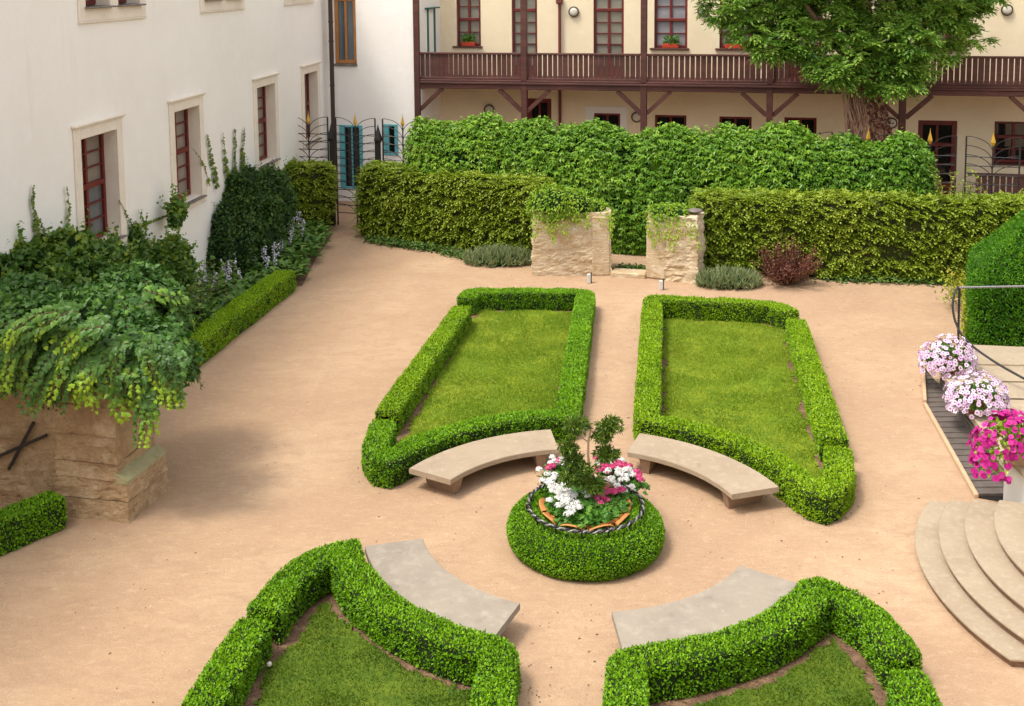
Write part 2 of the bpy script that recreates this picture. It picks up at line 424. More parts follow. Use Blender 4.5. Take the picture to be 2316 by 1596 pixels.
# ------------------------------------------------------------------ leaf templates and scatterers
T_LEAF = ([(0, 0, 0), (.42, .5, .10), (1, 0, -.06), (.42, -.5, .10)], [(0, 2, 1), (0, 3, 2)])
T_BLADE = ([(0, .5, 0), (0, -.5, 0), (1, 0, 0)], [(0, 1, 2)])
T_LONG = ([(0, 0, 0), (.3, .5, .10), (.3, -.5, .10), (.7, .38, .06), (.7, -.38, .06), (1, 0, -.16), (.35, 0, .02), (.7, 0, -.02)],
          [(0, 6, 1), (0, 2, 6), (1, 6, 7), (1, 7, 3), (6, 2, 4), (6, 4, 7), (3, 7, 5), (7, 4, 5)])
_iv = [(0, .0), (-.12, .30), (.10, .52), (.32, .36), (.50, .46), (.66, .20), (1, 0), (.66, -.20), (.50, -.46), (.32, -.36), (.10, -.52), (-.12, -.30)]
T_IVY = ([(a, b, -.10*abs(b)) for a, b in _iv] + [(.32, 0, .05)], [(12, (i+1) % 12, i) for i in range(12)])
T_PET5 = ([(0, 0, 0)] + [(math.cos(k*PI/5)*(1 if k % 2 == 0 else .84), math.sin(k*PI/5)*(1 if k % 2 == 0 else .84), .12 if k % 2 == 0 else .05) for k in range(10)],
          [(0, 1+k, 1+(k+1) % 10) for k in range(10)])

def tri_of(F):
    F = np.asarray(F)
    return F if F.shape[1] == 3 else np.r_[F[:, [0, 1, 2]], F[:, [0, 2, 3]]]

def scatter(V, F, dens, C=None):
    T = tri_of(F); A, B, D = V[T[:, 0]], V[T[:, 1]], V[T[:, 2]]
    n = np.cross(B-A, D-A); ar = np.linalg.norm(n, axis=1)/2
    n = unit(n)
    tot = ar.sum(); k = int(tot*dens)
    i = rng.choice(len(T), k, p=ar/tot)
    r1 = np.sqrt(rng.random(k)); r2 = rng.random(k)
    P = (1-r1)[:, None]*A[i] + (r1*(1-r2))[:, None]*B[i] + (r1*r2)[:, None]*D[i]
    return P, n[i]

def rv(n): return unit(rng.normal(size=(n, 3)))

def fluff(g, P, Nn, L, W, mat_, tpl=T_LEAF, out=.55, spread=.8, up=.25, lift=0., tint=None, tv=.22, tsc=1.5, droop=0.):
    n = len(P)
    D = unit(rv(n)*spread + Nn*out + np.array([0, 0, up-droop]))
    Nf = unit(Nn*.7 + rv(n)*.6 + np.array([0, 0, .45]))
    s = .7+.6*rng.random(n)
    if tint is None:
        tint = .28 + .42*fnoise(P, tsc, 11) + tv*rng.normal(size=n)
    tint = np.clip(tint, 0, 1)
    g.cards(P + Nn*(lift*rng.random(n))[:, None] - D*(L*.35*s)[:, None], D, Nf, L*s, W*s, tpl, mat_, tint)

def resample(pts, step):
    pts = np.asarray(pts, float); d = np.r_[0, np.cumsum(np.linalg.norm(np.diff(pts, axis=0), axis=1))]
    n = max(2, int(round(d[-1]/step))+1); t = np.linspace(0, d[-1], n)
    return np.stack([np.interp(t, d, pts[:, k]) for k in range(pts.shape[1])], 1)

def rounded(pts, r):
    "polyline with its inner corners cut by short arcs"
    pts = [np.asarray(p, float) for p in pts]; out = [pts[0]]
    for a, b, c in zip(pts[:-2], pts[1:-1], pts[2:]):
        la, lc = np.linalg.norm(a-b), np.linalg.norm(c-b); q = min(r, la*.45, lc*.45)
        p0 = b+(a-b)/la*q; p1 = b+(c-b)/lc*q
        for t in np.linspace(0, 1, 5): out.append((1-t)**2*p0+2*t*(1-t)*b+t*t*p1)
    out.append(pts[-1])
    return np.array(out)

def sweep(path, w, h, step=.1, rnd=.05, z0=0., amp=.012, seed=1, hf=None):
    "rounded rectangular hedge body along a path -> V, quads (outward)"
    p = resample(path, step); n = len(p)
    t = np.gradient(p, axis=0); t /= np.maximum(np.linalg.norm(t, axis=1, keepdims=True), 1e-9)
    nr = np.c_[-t[:, 1], t[:, 0]]
    kv = 7
    sec = []
    for zz in np.linspace(0, h-rnd, kv): sec.append((.5*w-.02*(zz == 0), zz))
    for a in (PI/8, PI/4, 3*PI/8): sec.append((.5*w-rnd+rnd*math.cos(a), h-rnd+rnd*math.sin(a)))
    for x in np.linspace(.5*w-rnd, -.5*w+rnd, max(4, int(w/.1))): sec.append((x, h))
    for a in (3*PI/8, PI/4, PI/8): sec.append((-.5*w+rnd-rnd*math.cos(a), h-rnd+rnd*math.sin(a)))
    for zz in np.linspace(h-rnd, 0, kv): sec.append((-.5*w+.02*(zz == 0), zz))
    sec = np.array(sec); k = len(sec)
    hs = np.ones(n) if hf is None else np.array([hf(i/(n-1)) for i in range(n)])
    V = np.zeros((n, k, 3))
    V[:, :, :2] = p[:, None] + nr[:, None]*sec[None, :, :1]
    V[:, :, 2] = z0 + sec[None, :, 1]*hs[:, None]
    V = V.reshape(-1, 3)
    i = np.arange(n-1)[:, None]*k; j = np.arange(k-1)[None]
    F = np.stack([i+j, i+k+j, i+k+j+1, i+j+1], -1).reshape(-1, 4)
    C = np.c_[np.repeat(p, k, 0), np.full(n*k, z0+h*.5)]
    d = unit(V-C)
    V = V + d*((fnoise(V, 3., seed)-.5)*2*amp*1.6 + (fnoise(V, 11., seed+5)-.5)*2*amp)[:, None]
    caps = []
    for e, s_ in ((0, -1), (n-1, 1)):
        c = V[e*k:(e+1)*k].copy(); cen = c.mean(0)
        inn = cen + (c-cen)*.5 + np.append(t[e]*s_*.03, 0)
        base = len(V)+sum(len(x[0]) for x in caps)
        vv = np.r_[inn, [cen + np.append(t[e]*s_*.035, 0)]]
        a0 = np.arange(k-1); q = np.stack([e*k+a0, e*k+a0+1, base+a0+1, base+a0], 1)
        q2 = np.stack([base+a0, base+a0+1, np.full(k-1, base+k), np.full(k-1, base+k)], 1)
        caps.append((vv, np.r_[q, q2]))
    Vt = np.r_[V, caps[0][0], caps[1][0]]; Ft = np.r_[F, caps[0][1], caps[1][1]]
    return orient(Vt, Ft, p, z0+h*.5)

def orient(V, F, p, zc):
    c = V[F].mean(1); n = np.cross(V[F[:, 1]]-V[F[:, 0]], V[F[:, 2]]-V[F[:, 0]])
    p = np.asarray(p)
    near = np.array([np.argmin(((p-q[:2])**2).sum(1)) for q in c])
    d = c - np.c_[p[near], np.full(len(c), zc)]
    fl = (n*d).sum(1) < 0
    F = F.copy(); F[fl] = F[fl][:, ::-1]
    return V, F

def blob(c, r, nu=28, nv=18, amp=.12, sc_=1.2, seed=3, zmin=None, power=2.):
    "lumpy ellipsoid (superellipsoid for power>2)"
    th = np.linspace(0, 2*PI, nu, endpoint=False); ph = np.linspace(-PI/2, PI/2, nv)
    T, Ph = np.meshgrid(th, ph)
    e = 2./power
    f = lambda x: np.sign(x)*np.abs(x)**e
    d = np.stack([f(np.cos(Ph))*f(np.cos(T)), f(np.cos(Ph))*f(np.sin(T)), f(np.sin(Ph))], -1).reshape(-1, 3)
    V = np.asarray(c) + d*np.asarray(r)
    V = V + unit(d*np.asarray(r))*((fnoise(V, sc_, seed, 3)-.5)*2*amp)[:, None]
    if zmin is not None: V[:, 2] = np.maximum(V[:, 2], zmin)
    i = np.arange(nv-1)[:, None]*nu; j = np.arange(nu)[None]; j2 = (j+1) % nu
    F = np.stack([i+j, i+j2, i+nu+j2, i+nu+j], -1).reshape(-1, 4)
    return V, F

# ------------------------------------------------------------------ world and sun
SUN_EL, SUN_AZ = math.radians(63), math.radians(-118)      # azimuth from +Y, clockwise; light comes from the left and a little from behind the camera
w = bpy.data.worlds.new('World'); sc.world = w; w.use_nodes = True
nt = w.node_tree; bg = nt.nodes['Background']
sky = nt.nodes.new('ShaderNodeTexSky'); sky.sky_type = 'NISHITA'; sky.sun_disc = False
sky.sun_elevation = SUN_EL; sky.sun_rotation = SUN_AZ; sky.dust_density = 3.; sky.air_density = 1.; sky.ozone_density = 1.
hs = nt.nodes.new('ShaderNodeHueSaturation'); hs.inputs['Saturation'].default_value = .12
nt.links.new(sky.outputs[0], hs.inputs['Color']); nt.links.new(hs.outputs[0], bg.inputs[0]); bg.inputs[1].default_value = .15
ld = bpy.data.lights.new('sun', 'SUN'); ld.energy = 1.1; ld.angle = math.radians(13); ld.color = (1., .92, .78)
lo = bpy.data.objects.new('sun', ld); col.objects.link(lo)
to = np.array([math.sin(SUN_AZ)*math.cos(SUN_EL), math.cos(SUN_AZ)*math.cos(SUN_EL), math.sin(SUN_EL)])
from mathutils import Vector
lo.rotation_euler = Vector(to).to_track_quat('Z', 'Y').to_euler()
vs = sc.view_settings
vs.view_transform = 'Standard'; vs.look = 'None'; vs.gamma = 1.; vs.exposure = 1.23; vs.use_curve_mapping = False
sc.cycles.max_bounces = 8; sc.cycles.diffuse_bounces = 4; sc.cycles.transparent_max_bounces = 8

# ------------------------------------------------------------------ ground
g = Geo(); g.add([(-400, -200, 0), (400, -200, 0), (400, 600, 0), (-400, 600, 0)], [[0, 1, 2, 3]])
solo('ground', g, M['sand'], None, None, kind='structure')

# ------------------------------------------------------------------ white building (left wing and end wall)
C0 = np.array([-5.303, 31.312, 0.])
A1, A2 = .12669, -1.35453
FL = (C0, (-math.sin(A1), -math.cos(A1)), (math.cos(A1), -math.sin(A1)))          # x toward the camera, y out into the garden
P0 = np.array([-4.904, 31.607, 0.])
gx = (-math.sin(A2), -math.cos(A2)); gy = (-gx[1]*-1*0 - .21458, -.97670)
gx = (.97671, -.21458); gy = (-.21458, -.97671)                                      # gallery frame: x to the right, y toward the camera
FE = (P0, gx, gy)
B0 = P0 - 2.05*np.array([gy[0], gy[1], 0])
FB = (B0, gx, gy)

def wall(fr, s0, s1, z0, z1, holes, depth, g, mat_=0, mrev=0):
    "wall face at y=0 with rectangular holes and their reveals (depth inward)"
    o, x, y = fr; x = np.append(x, 0); y = np.append(y, 0); z = np.array([0, 0, 1.])
    P = lambda a, b, c: o + a*x + b*y + c*z
    xs = sorted({s0, s1} | {h[0] for h in holes} | {h[1] for h in holes}); zs = sorted({z0, z1} | {h[2] for h in holes} | {h[3] for h in holes})
    fl = np.dot(np.cross(x, z), y) < 0
    for a0, a1 in zip(xs[:-1], xs[1:]):
        for c0, c1 in zip(zs[:-1], zs[1:]):
            if any(h[0] <= a0 and a1 <= h[1] and h[2] <= c0 and c1 <= h[3] for h in holes): continue
            f = [0, 1, 2, 3]
            g.add([P(a0, 0, c0), P(a1, 0, c0), P(a1, 0, c1), P(a0, 0, c1)], [f[::-1] if fl else f], mat_)
    for h in holes:
        a0, a1, c0, c1 = h
        g.add([P(a0, 0, c0), P(a0, 0, c1), P(a0, -depth, c1), P(a0, -depth, c0)], [[0, 1, 2, 3]], mrev)
        g.add([P(a1, 0, c0), P(a1, 0, c1), P(a1, -depth, c1), P(a1, -depth, c0)], [[3, 2, 1, 0]], mrev)
        g.add([P(a0, 0, c1), P(a1, 0, c1), P(a1, -depth, c1), P(a0, -depth, c1)], [[0, 1, 2, 3]], mrev)
        g.add([P(a0, 0, c0), P(a1, 0, c0), P(a1, -depth, c0), P(a0, -depth, c0)], [[3, 2, 1, 0]], mrev)

def window(name, fr, a0, a1, c0, c1, dep, root, fm, pm, rows=(3, 3), cols=2, fw=.07, split=.52, label=None, bar=.025, panel=0., lower=None):
    "sash window or glazed door set dep behind the wall face: frame > pane"
    g = Geo(); y0, y1 = -dep, -dep+.07
    for q in ((a0, a0+fw), (a1-fw, a1)): g.box(fr, q[0], q[1], y0, y1, c0, c1, 0, .008)
    g.box(fr, a0+fw, a1-fw, y0, y1-.003, c1-fw, c1, 0, .008); g.box(fr, a0+fw, a1-fw, y0, y1-.003, c0, c0+fw, 0, .008)
    zt = c0+(c1-c0)*split
    if split > 0: g.box(fr, a0+fw, a1-fw, y0, y1+.02, zt-.045, zt+.045, 0, .01)
    secs = [(c0+fw, zt-.045, rows[0]), (zt+.045, c1-fw, rows[1])] if split > 0 else [(c0+fw, c1-fw, rows[0])]
    if panel > 0:
        g.box(fr, a0+fw, a1-fw, y0+.01, y1-.02, c0+fw, c0+panel, 0)
        secs[0] = (c0+panel, secs[0][1], rows[0])
    wcol = (a1-a0-2*fw)/cols
    for z0, z1, r in secs:
        for k in range(1, cols):
            x = a0+fw+k*wcol; g.box(fr, x-.035, x+.035, y0+.005, y1-.006, z0, z1, 0, .006)
        for k in range(1, r):
            z = z0+(z1-z0)*k/r
            for q in range(cols):
                x0 = a0+fw+q*wcol+(.035 if q else 0); x1 = a0+fw+(q+1)*wcol-(.035 if q < cols-1 else 0)
                g.box(fr, x0, x1, y0+.012, y1-.016, z-bar/2, z+bar/2, 0)
    o = part(name, g, fm, root, label)
    g = Geo()
    g.box(fr, a0+.02, a1-.02, y0-.02, y0+.015, (zt if lower else c0+.02), c1-.02, 0)
    if lower: g.box(fr, a0+.02, a1-.02, y0-.02, y0+.015, c0+.02, zt-.001, 1)
    part('pane', g, [pm, lower] if lower else pm, o)
    return o

wb = thing('white_building', 'white plastered courtyard building with tall red windows in beige stone surrounds', 'building', tuple(C0))
SW = [(12.19, 13.82), (8.66, 10.26), (4.06, 5.72), (.58, 2.15)]
RD = .29
holes = []; ops = []
for a, b in SW:
    h = (a+.20, b-.20, 2.02, 3.88); holes.append(h); ops.append(h)
UP = [(11.10, 13.48), (6.13, 8.59), (.95, 3.34)]
for a, b in UP:
    mid = (a+b)/2
    holes.append((a+.22, mid-.15, 6.02, 7.1)); holes.append((mid+.15, b-.22, 6.02, 7.1))
g = Geo(); wall(FL, -1.2, 26., 0, 7.3, holes, .55, g, 0, 1)
g.box(FL, 0, 26, -.9, -.56, 0, 7.3, 2)
part('wall', g, [M['plaster'], M['trim'], M['dark']], wb)
g = Geo(); FW = (np.array([-8.9, -3.0, 0]), (1, 0), (0, 1)); wall(FW, 0, 26., 0, 10.5, [(3+4*q, 4.3+4*q, z_, z_+2.) for q in range(6) for z_ in (1.9, 5.9)], .3, g, 0, 1)  # unseen wing, added behind the camera to shade faces turned toward it
g.box(FW, 0, 26, -.6, -.31, 0, 10.5, 2); part('wall', g, [M['plaster'], M['trim'], M['dark']], wb, 'unseen wing added behind the viewer to cut the sky light')
eh = [(-.16, .50, 3.98, 5.88), (-.04, .60, .38, 2.22), (1.30, 1.66, 1.38, 2.27)]
g = Geo(); wall(FE, -.45, 2.22, 0, 7.3, eh, .22, g, 0, 0)
g.box(FE, -.45, 2.2, -.5, -.32, 0, 7.3, 1)
g.box(FE, 2.20, 2.40, -2.05, -.004, 0, 7.3, 0)
part('wall', g, [M['plaster'], M['dark']], wb)
for i, ((a, b), h) in enumerate(zip(SW, ops)):
    g = Geo(); T = .035
    g.box(FL, a, h[0], 0, T, 1.86, 4.09, 0, .01); g.box(FL, h[1], b, 0, T, 1.86, 4.09, 0, .01)
    g.box(FL, h[0], h[1], 0, T-.003, 3.88, 4.09, 0, .01); g.box(FL, h[0], h[1], 0, T-.003, 1.86, 2.0, 0, .01)
    g.box(FL, a-.04, b+.04, 0, T+.05, 4.09, 4.135, 0, .01); g.box(FL, a-.015, b+.015, 0, T+.02, 4.06, 4.088, 0, .006)
    part('window_surround', g, M['trim'], wb)
    wo = window('window', FL, h[0]+.001, h[1]-.001, h[2]+.01, h[3]-.001, RD, wb, M['redwood'], M['paneL'], lower=M['paneG'] if i == 0 else None,
                label='red window with its lower half dark' if i == 0 else None)
    g = Geo(); g.box(FL, h[0]-.05, h[1]+.05, -RD+.075, .11, 1.985, 2.012, 0, .006)
    part('sill', g, M['sill'], wo)
for a, b in UP:
    mid = (a+b)/2; g = Geo(); T = .035
    g.box(FL, a, a+.22, 0, T, 5.78, 7.28, 0, .01); g.box(FL, b-.22, b, 0, T, 5.78, 7.28, 0, .01); g.box(FL, mid-.15, mid+.15, 0, T, 6.0, 7.28, 0, .01)
    g.box(FL, a+.22, b-.22, 0, T-.003, 5.78, 6.0, 0, .01); g.box(FL, a-.01, b+.01, 0, T+.02, 5.755, 5.78, 0, .005)
    part('window_surround', g, M['trim'], wb)
    for p, q in ((a+.22, mid-.15), (mid+.15, b-.22)):
        wo = window('window', FL, p+.001, q-.001, 6.04, 7.09, RD, wb, M['redwood'], M['paneL'], rows=(3,), split=0)
        g = Geo(); g.box(FL, p-.05, q+.05, -RD+.075, .13, 5.99, 6.02, 0, .006); part('sill', g, M['sill'], wo)
wo = window('window', FE, -.159, .499, 3.99, 5.87, .12, wb, M['orangewood'], M['paneB'], rows=(1,), split=0, label='orange varnished wooden window with two tall panes', fw=.1)
g = Geo(); g.box(FE, -.19, .52, -.05, .07, 3.92, 3.985, 0, .006); part('sill', g, M['sill'], wo)
g = Geo(); g.tube([P0+np.append(np.array(gx)*-.2+np.array(gy)*.05, z) for z in (4.02, 4.9)], .012, 6); part('hook', g, M['iron'], wo)
def tealwin(a0, a1, c0, c1, cols, lab):
    g = Geo()
    g.box(FE, a0-.03, a0+.12, -.06, .03, c0, c1, 0, .008); g.box(FE, a1-.07, a1+.03, -.06, .03, c0, c1, 0, .008)
    g.box(FE, a0+.12, a1-.07, -.06, .027, c1-.06, c1, 0, .008); g.box(FE, a0+.12, a1-.07, -.06, .027, c0, c0+.05, 0, .008)
    if cols > 1: g.box(FE, (a0+a1)/2+.005, (a0+a1)/2+.04, -.06, .02, c0+.05, c1-.06, 0, .008)
    o = part('window', g, M['teal'], wb, lab)
    g = Geo(); g.box(FE, a0, a1, -.12, -.07, c0, c1); part('pane', g, M['paneD'], o)
tealwin(-.04, .60, .38, 2.22, 2, 'tall turquoise window with two dark panes')
tealwin(1.30, 1.66, 1.38, 2.27, 1, 'small turquoise window with one dark pane')
g = Geo()
pc = C0 + .1*np.append(FL[2], 0) + .06*np.append(gy, 0)
g.tube([pc+[.13, 0, z] for z in (0, 7.2)], .062, 12)
for z in (.6, 2.0, 3.4, 4.65, 5.2, 6.2): g.tube([pc+[.13, 0, z-.02], pc+[.13, 0, z+.02]], .075, 12)
part('drain_pipe', g, M['pipe'], wb, smooth=False)

# ------------------------------------------------------------------ gallery building
gb = thing('gallery_building', 'cream house with a dark brown wooden balcony on posts above its ground floor', 'building', tuple(B0 + np.append(np.array(gx)*2.4, 0)))
uw = [(2.90, 3.64, 4.36, 5.95), (8.75, 9.69, 4.34, 5.95), (10.59, 11.52, 4.34, 5.95), (16.30, 17.08, 4.36, 5.95)]
ud = [(4.58, 5.34, 3.46, 6.0), (7.00, 7.88, 3.46, 6.0), (12.5, 13.4, 3.46, 6.0)]
gw = [(7.01, 7.78, 1.0, 2.44), (8.78, 9.68, 1.0, 2.42), (10.61, 11.51, 1.0, 2.41), (12.41, 13.29, 1.0, 2.42), (14.2, 15.15, 1.0, 2.42), (17.94, 18.95, 1.27, 2.42)]
gd = [(5.03, 5.75, .02, 2.84), (15.98, 16.99, .02, 2.41)]
g = Geo(); wall(FB, 2.35, 26, 0, 7.3, uw+ud+gw+gd, .16, g)
g.box(FB, 2.35, 26, -.6, -.3, 0, 7.3, 1)
part('wall', g, [M['cream'], M['dark']], gb)
for i, h in enumerate(uw):
    wo = window('window', FB, h[0], h[1], h[2]+.02, h[3], .14, gb, M['redwood'], M['paneS'] if i == 1 else M['paneC'], rows=(2, 2), split=.5)
    g = Geo(); g.box(FB, h[0]-.12, h[1]+.05, -.06, .09, h[2]-.03, h[2]+.015, 0, .006); part('sill', g, M['brownwood'], wo)
for h in ud: window('balcony_door', FB, h[0], h[1], h[2], h[3], .13, gb, M['redwood'], M['paneC'], rows=(5, 1), split=.78, panel=.35)
for i, h in enumerate(gw):
    wo = window('window', FB, h[0], h[1], h[2]+.02, h[3], .14, gb, M['redwood'], M['paneD'], rows=(2, 1), split=.62)
    g = Geo(); g.box(FB, h[0]-.04, h[1]+.04, -.06, .09, h[2]-.03, h[2]+.015, 0, .006); part('sill', g, M['brownwood'], wo)
for i, h in enumerate(gd): window('door', FB, h[0], h[1], h[2], h[3], .1, gb, M['redwood'], M['paneD'], rows=(2, 1), split=.72, fw=.13, panel=.7)
g = Geo(); a, b, c, d = gw[0]
g.box(FB, a-.26, a, 0, .02, .8, d+.2); g.box(FB, b, b+.2, 0, .02, .8, d+.2); g.box(FB, a, b, 0, .018, d, d+.2)
part('window_surround', g, M['whitetrim'], gb)
g = Geo(); g.tube([B0+np.append(np.array(gx)*6.02+np.array(gy)*.08, z) for z in (0, 5.62)], .045, 10)
g.box(FB, 5.93, 6.11, .0, .19, 5.62, 5.80, 0, .02)
part('drain_pipe', g, M['redpipe'], gb)
# teal door on the side wall of the balcony recess
sx = 2.40
FS = (P0 + np.append(np.array(gx)*sx, 0), (-gy[0], -gy[1]), gx)
g = Geo(); g.box(FS, .55, 1.35, .0, .03, 3.46, 5.52, 0); g.box(FS, .55, .67, .03, .06, 3.46, 5.52, 1, .006); g.box(FS, 1.23, 1.35, .03, .06, 3.46, 5.52, 1, .006)
g.box(FS, .45, 1.50, .0, .16, 5.52, 5.56, 1, .006)
part('door', g, [M['plaster'], M['tealdark']], gb, 'dark teal door on the short side wall of the balcony')
# balcony carpentry
POSTS = [2.30, 5.37, 8.66, 11.97, 15.30, 18.60]
for i, s in enumerate(POSTS):
    g = Geo(); g.box(FE, s-.085, s+.085, -.085, .085, 0.02, 7.0, 0, .012); part('post', g, M['brownwood'], gb)
    for sg in ((1,) if i == 0 else (-1, 1)):
        o = P0 + np.append(np.array(gx)*s, 0); ax = np.append(np.array(gx)*sg, 0)
        p0 = o+ax*.08+[0, 0, 2.72]; p1 = o+ax*.72+[0, 0, 3.315]
        dr = unit((p1-p0)[None])[0]; pn = np.array([-dr[2]*ax[0], -dr[2]*ax[1], math.hypot(dr[0], dr[1])])
        yv = np.append(gy, 0); V = []
        for q, up in ((p0, 0), (p1, 1)):
            for b_ in (-.05, .05):
                for e in (-.055, .055):
                    V.append(q + yv*b_ + pn*e)
        g = Geo(); g.add(V, [[0, 2, 3, 1], [4, 5, 7, 6], [0, 1, 5, 4], [2, 6, 7, 3], [0, 4, 6, 2], [1, 3, 7, 5]]); part('brace', g, M['brownwood'], gb)
g = Geo(); g.box(FE, 2.40, 25, -.08, .07, 3.32, 3.46, 0, .012); part('beam', g, M['brownwood'], gb)
g = Geo(); g.box(FE, 2.40, 25, -2.04, .11, 3.462, 3.515, 0, .008); g.box(FE, 2.40, 25, -.02, .085, 3.517, 3.575, 0, .01); part('deck', g, M['brownwood'], gb)
for s0, s1 in zip(POSTS, POSTS[1:]+[21.9]):
    g = Geo(); a, b = s0+.087, s1-.087
    n = int(round((b-a)/.14)); st = (b-a)/n
    for k in range(n):
        if random.random() < .12: wd = st-.006
        else: wd = st-.028
        x = a+(k+.5)*st; j = random.uniform(-.006, .006)
        g.box(FE, x-wd/2, x+wd/2, -.012+j, .012+j, 3.60, 4.275)
    g.box(FE, a, b, -.035, .05, 4.275, 4.335, 0, .01); g.box(FE, a, b, -.03, .03, 3.577, 3.64, 0, .008)
    part('railing', g, M['brownwood'], gb)
g = Geo(); g.box(FE, 2.2, 25, -.09, .09, 7.0, 7.2, 0); part('beam', g, M['brownwood'], gb)
# low board railing of the ground-floor porch, right
g = Geo(); a = 17.1
while a < 24:
    g.box(FE, a, a+.115, .14, .165, .50, 1.30); a += .148
g.box(FE, 16.9, 24, .11, .20, 1.30, 1.37, 0, .01); g.box(FE, 16.9, 24, .12, .19, .0, .50, 0)
part('railing', g, M['brownwood'], gb, 'low brown board railing on the ground')

# wall lamps
def lamp_geo():
    L = thing('wall_lamp', 'round opal wall lamp in a dark ring above the balcony door', 'lamp', (0, 0, 0), 'round wall lamps on the cream house')
    th = np.linspace(0, 2*PI, 29)
    g = Geo(); g.tube(np.c_[.135*np.cos(th), np.full(29, -.05), .135*np.sin(th)], .024, 8, caps=False)
    prof = [(.14, 0), (.14, .05)]
    V = []; 
    for r_, y_ in prof: V += [(r_*math.cos(t), -y_, r_*math.sin(t)) for t in th[:-1]]
    i = np.arange(28); g.add(V, np.stack([i, (i+1) % 28, (i+1) % 28+28, i+28], 1))
    part('ring', g, M['lampring'], L, local=True, smooth=True)
    g = Geo(); V = []
    for r_, y_ in ((.125, .05), (.11, .075), (.07, .095), (.001, .102)): V += [(r_*math.cos(t), -y_, r_*math.sin(t)) for t in th[:-1]]
    for q in range(3): g.add(V[q*28:(q+2)*28], np.stack([i, (i+1) % 28, (i+1) % 28+28, i+28], 1))
    part('glass', g, M['lampglass'], L, local=True, smooth=True)
    return L
L0 = lamp_geo(); rz = math.atan2(gx[1], gx[0])
lamps = [(6.43, 5.39, 'round wall lamp between the two balcony doors, left of the wide window'),
         (10.12, 5.40, 'round wall lamp beside the tree crown, on its left edge'),
         (18.14, 5.43, 'round wall lamp alone on the upper wall right of the tree'),
         (3.88, 2.49, 'round wall lamp low behind the ivy, leftmost under the balcony'),
         (8.26, 2.35, 'round wall lamp under the balcony beside the third post'),
         (15.28, 2.32, 'round wall lamp half hidden behind the post right of the trunk')]
for i, (s, z, lab) in enumerate(lamps):
    p = B0+np.append(np.array(gx)*s, z)
    if i == 0: L0.location = p; L0.rotation_euler = (0, 0, rz); L0['label'] = lab
    else: dup(L0, p, rz, lab)

# flower boxes on the balcony windows
def flower_box(s0, s1, z, lab, seed):
    c = B0+np.append(np.array(gx)*(s0+s1)/2+np.array(gy)*.02, z)
    t = thing('flower_box', lab, 'flower box', tuple(c), 'red flower boxes on the balcony windows')
    g = Geo(); g.box(FB, s0, s1, -.05, .08, z, z+.13, 0, .015); part('box', g, M['redbox'], t)
    g = Geo(); n = 170
    P = np.c_[rng.uniform(s0, s1, n), rng.uniform(-.06, .09, n), z+.10+rng.random(n)**1.5*.24]
    W = B0+P[:, :1]*np.append(gx, 0)+P[:, 1:2]*np.append(gy, 0); W[:, 2] = P[:, 2]
    fluff(g, W, np.tile([0, 0, 1.], (n, 1)), .075, .05, 0, up=.4)
    part('plant', g, M['geran'], t)
flower_box(3.06, 3.47, 4.375, 'red flower box on the leftmost balcony window', 1)
flower_box(9.0, 9.45, 4.355, 'red flower box on the wide balcony window right of the doors', 2)
flower_box(10.75, 11.3, 4.355, 'red flower box on the window partly hidden by the tree', 3)

# ------------------------------------------------------------------ garden beds: box hedges, soil, lawns
CC = np.array([.799, 12.241])              # centre of the round seating place
RI, RO, RH = 1.889, 2.534, 2.80            # bench inner and outer radius, hedge centre radius
HH, HW = .35, .33

def arc(a0, a1, r, n=24, c=CC):
    th = np.radians(np.linspace(a0, a1, n))
    return np.c_[c[0]+r*np.cos(th), c[1]+r*np.sin(th)]

def ang(p): return math.degrees(math.atan2(p[1]-CC[1], p[0]-CC[0]))

def hedge(name, path, label, w=HW, h=HH, dens=5200, leaf=(.0255, .0175), mats=None, group='clipped box hedges round the lawns', seed=1, rnd=.035, base_yel=.0, cat='hedge', hf=None):
    V, F = sweep(path, w, h, .09, rnd, 0, .016, seed, hf)
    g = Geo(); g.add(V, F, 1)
    P, Nn = scatter(V, F, dens)
    keep = P[:, 2] > .012; P, Nn = P[keep], Nn[keep]
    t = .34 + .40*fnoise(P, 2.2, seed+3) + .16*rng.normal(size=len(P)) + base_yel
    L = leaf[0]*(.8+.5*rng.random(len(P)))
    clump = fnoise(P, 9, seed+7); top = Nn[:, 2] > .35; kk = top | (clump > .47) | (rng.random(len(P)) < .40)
    P, Nn, L, t, top = P[kk], Nn[kk], L[kk], t[kk]+np.where(top[kk], .14, .35*(clump[kk]-.6)), top[kk]  # top leaves lighter, side hollows darker: light from above put into the tint
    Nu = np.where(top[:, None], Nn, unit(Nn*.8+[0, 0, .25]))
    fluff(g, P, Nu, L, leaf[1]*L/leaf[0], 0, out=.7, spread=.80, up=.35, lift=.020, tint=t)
    # stray shoots on the clipped top
    P2, N2 = scatter(V, F, 95); k = N2[:, 2] > .5; P2 = P2[k]
    for q in range(4):
        fluff(g, P2+[0, 0, .008+.011*q], np.tile([0, 0, 1.], (len(P2), 1)), leaf[0]*.9, leaf[1]*.9, 0, out=.9, spread=.6, up=.5, tint=.62+.2*rng.normal(size=len(P2)))
    return solo(name, g, mats or [M['box'], M['boxcore']], label, cat, group, loc=(float(path[0][0]), float(path[0][1]), 0))

Z = HH
def pl(*pts): return [np.array(p) for p in gl(pts, Z)]
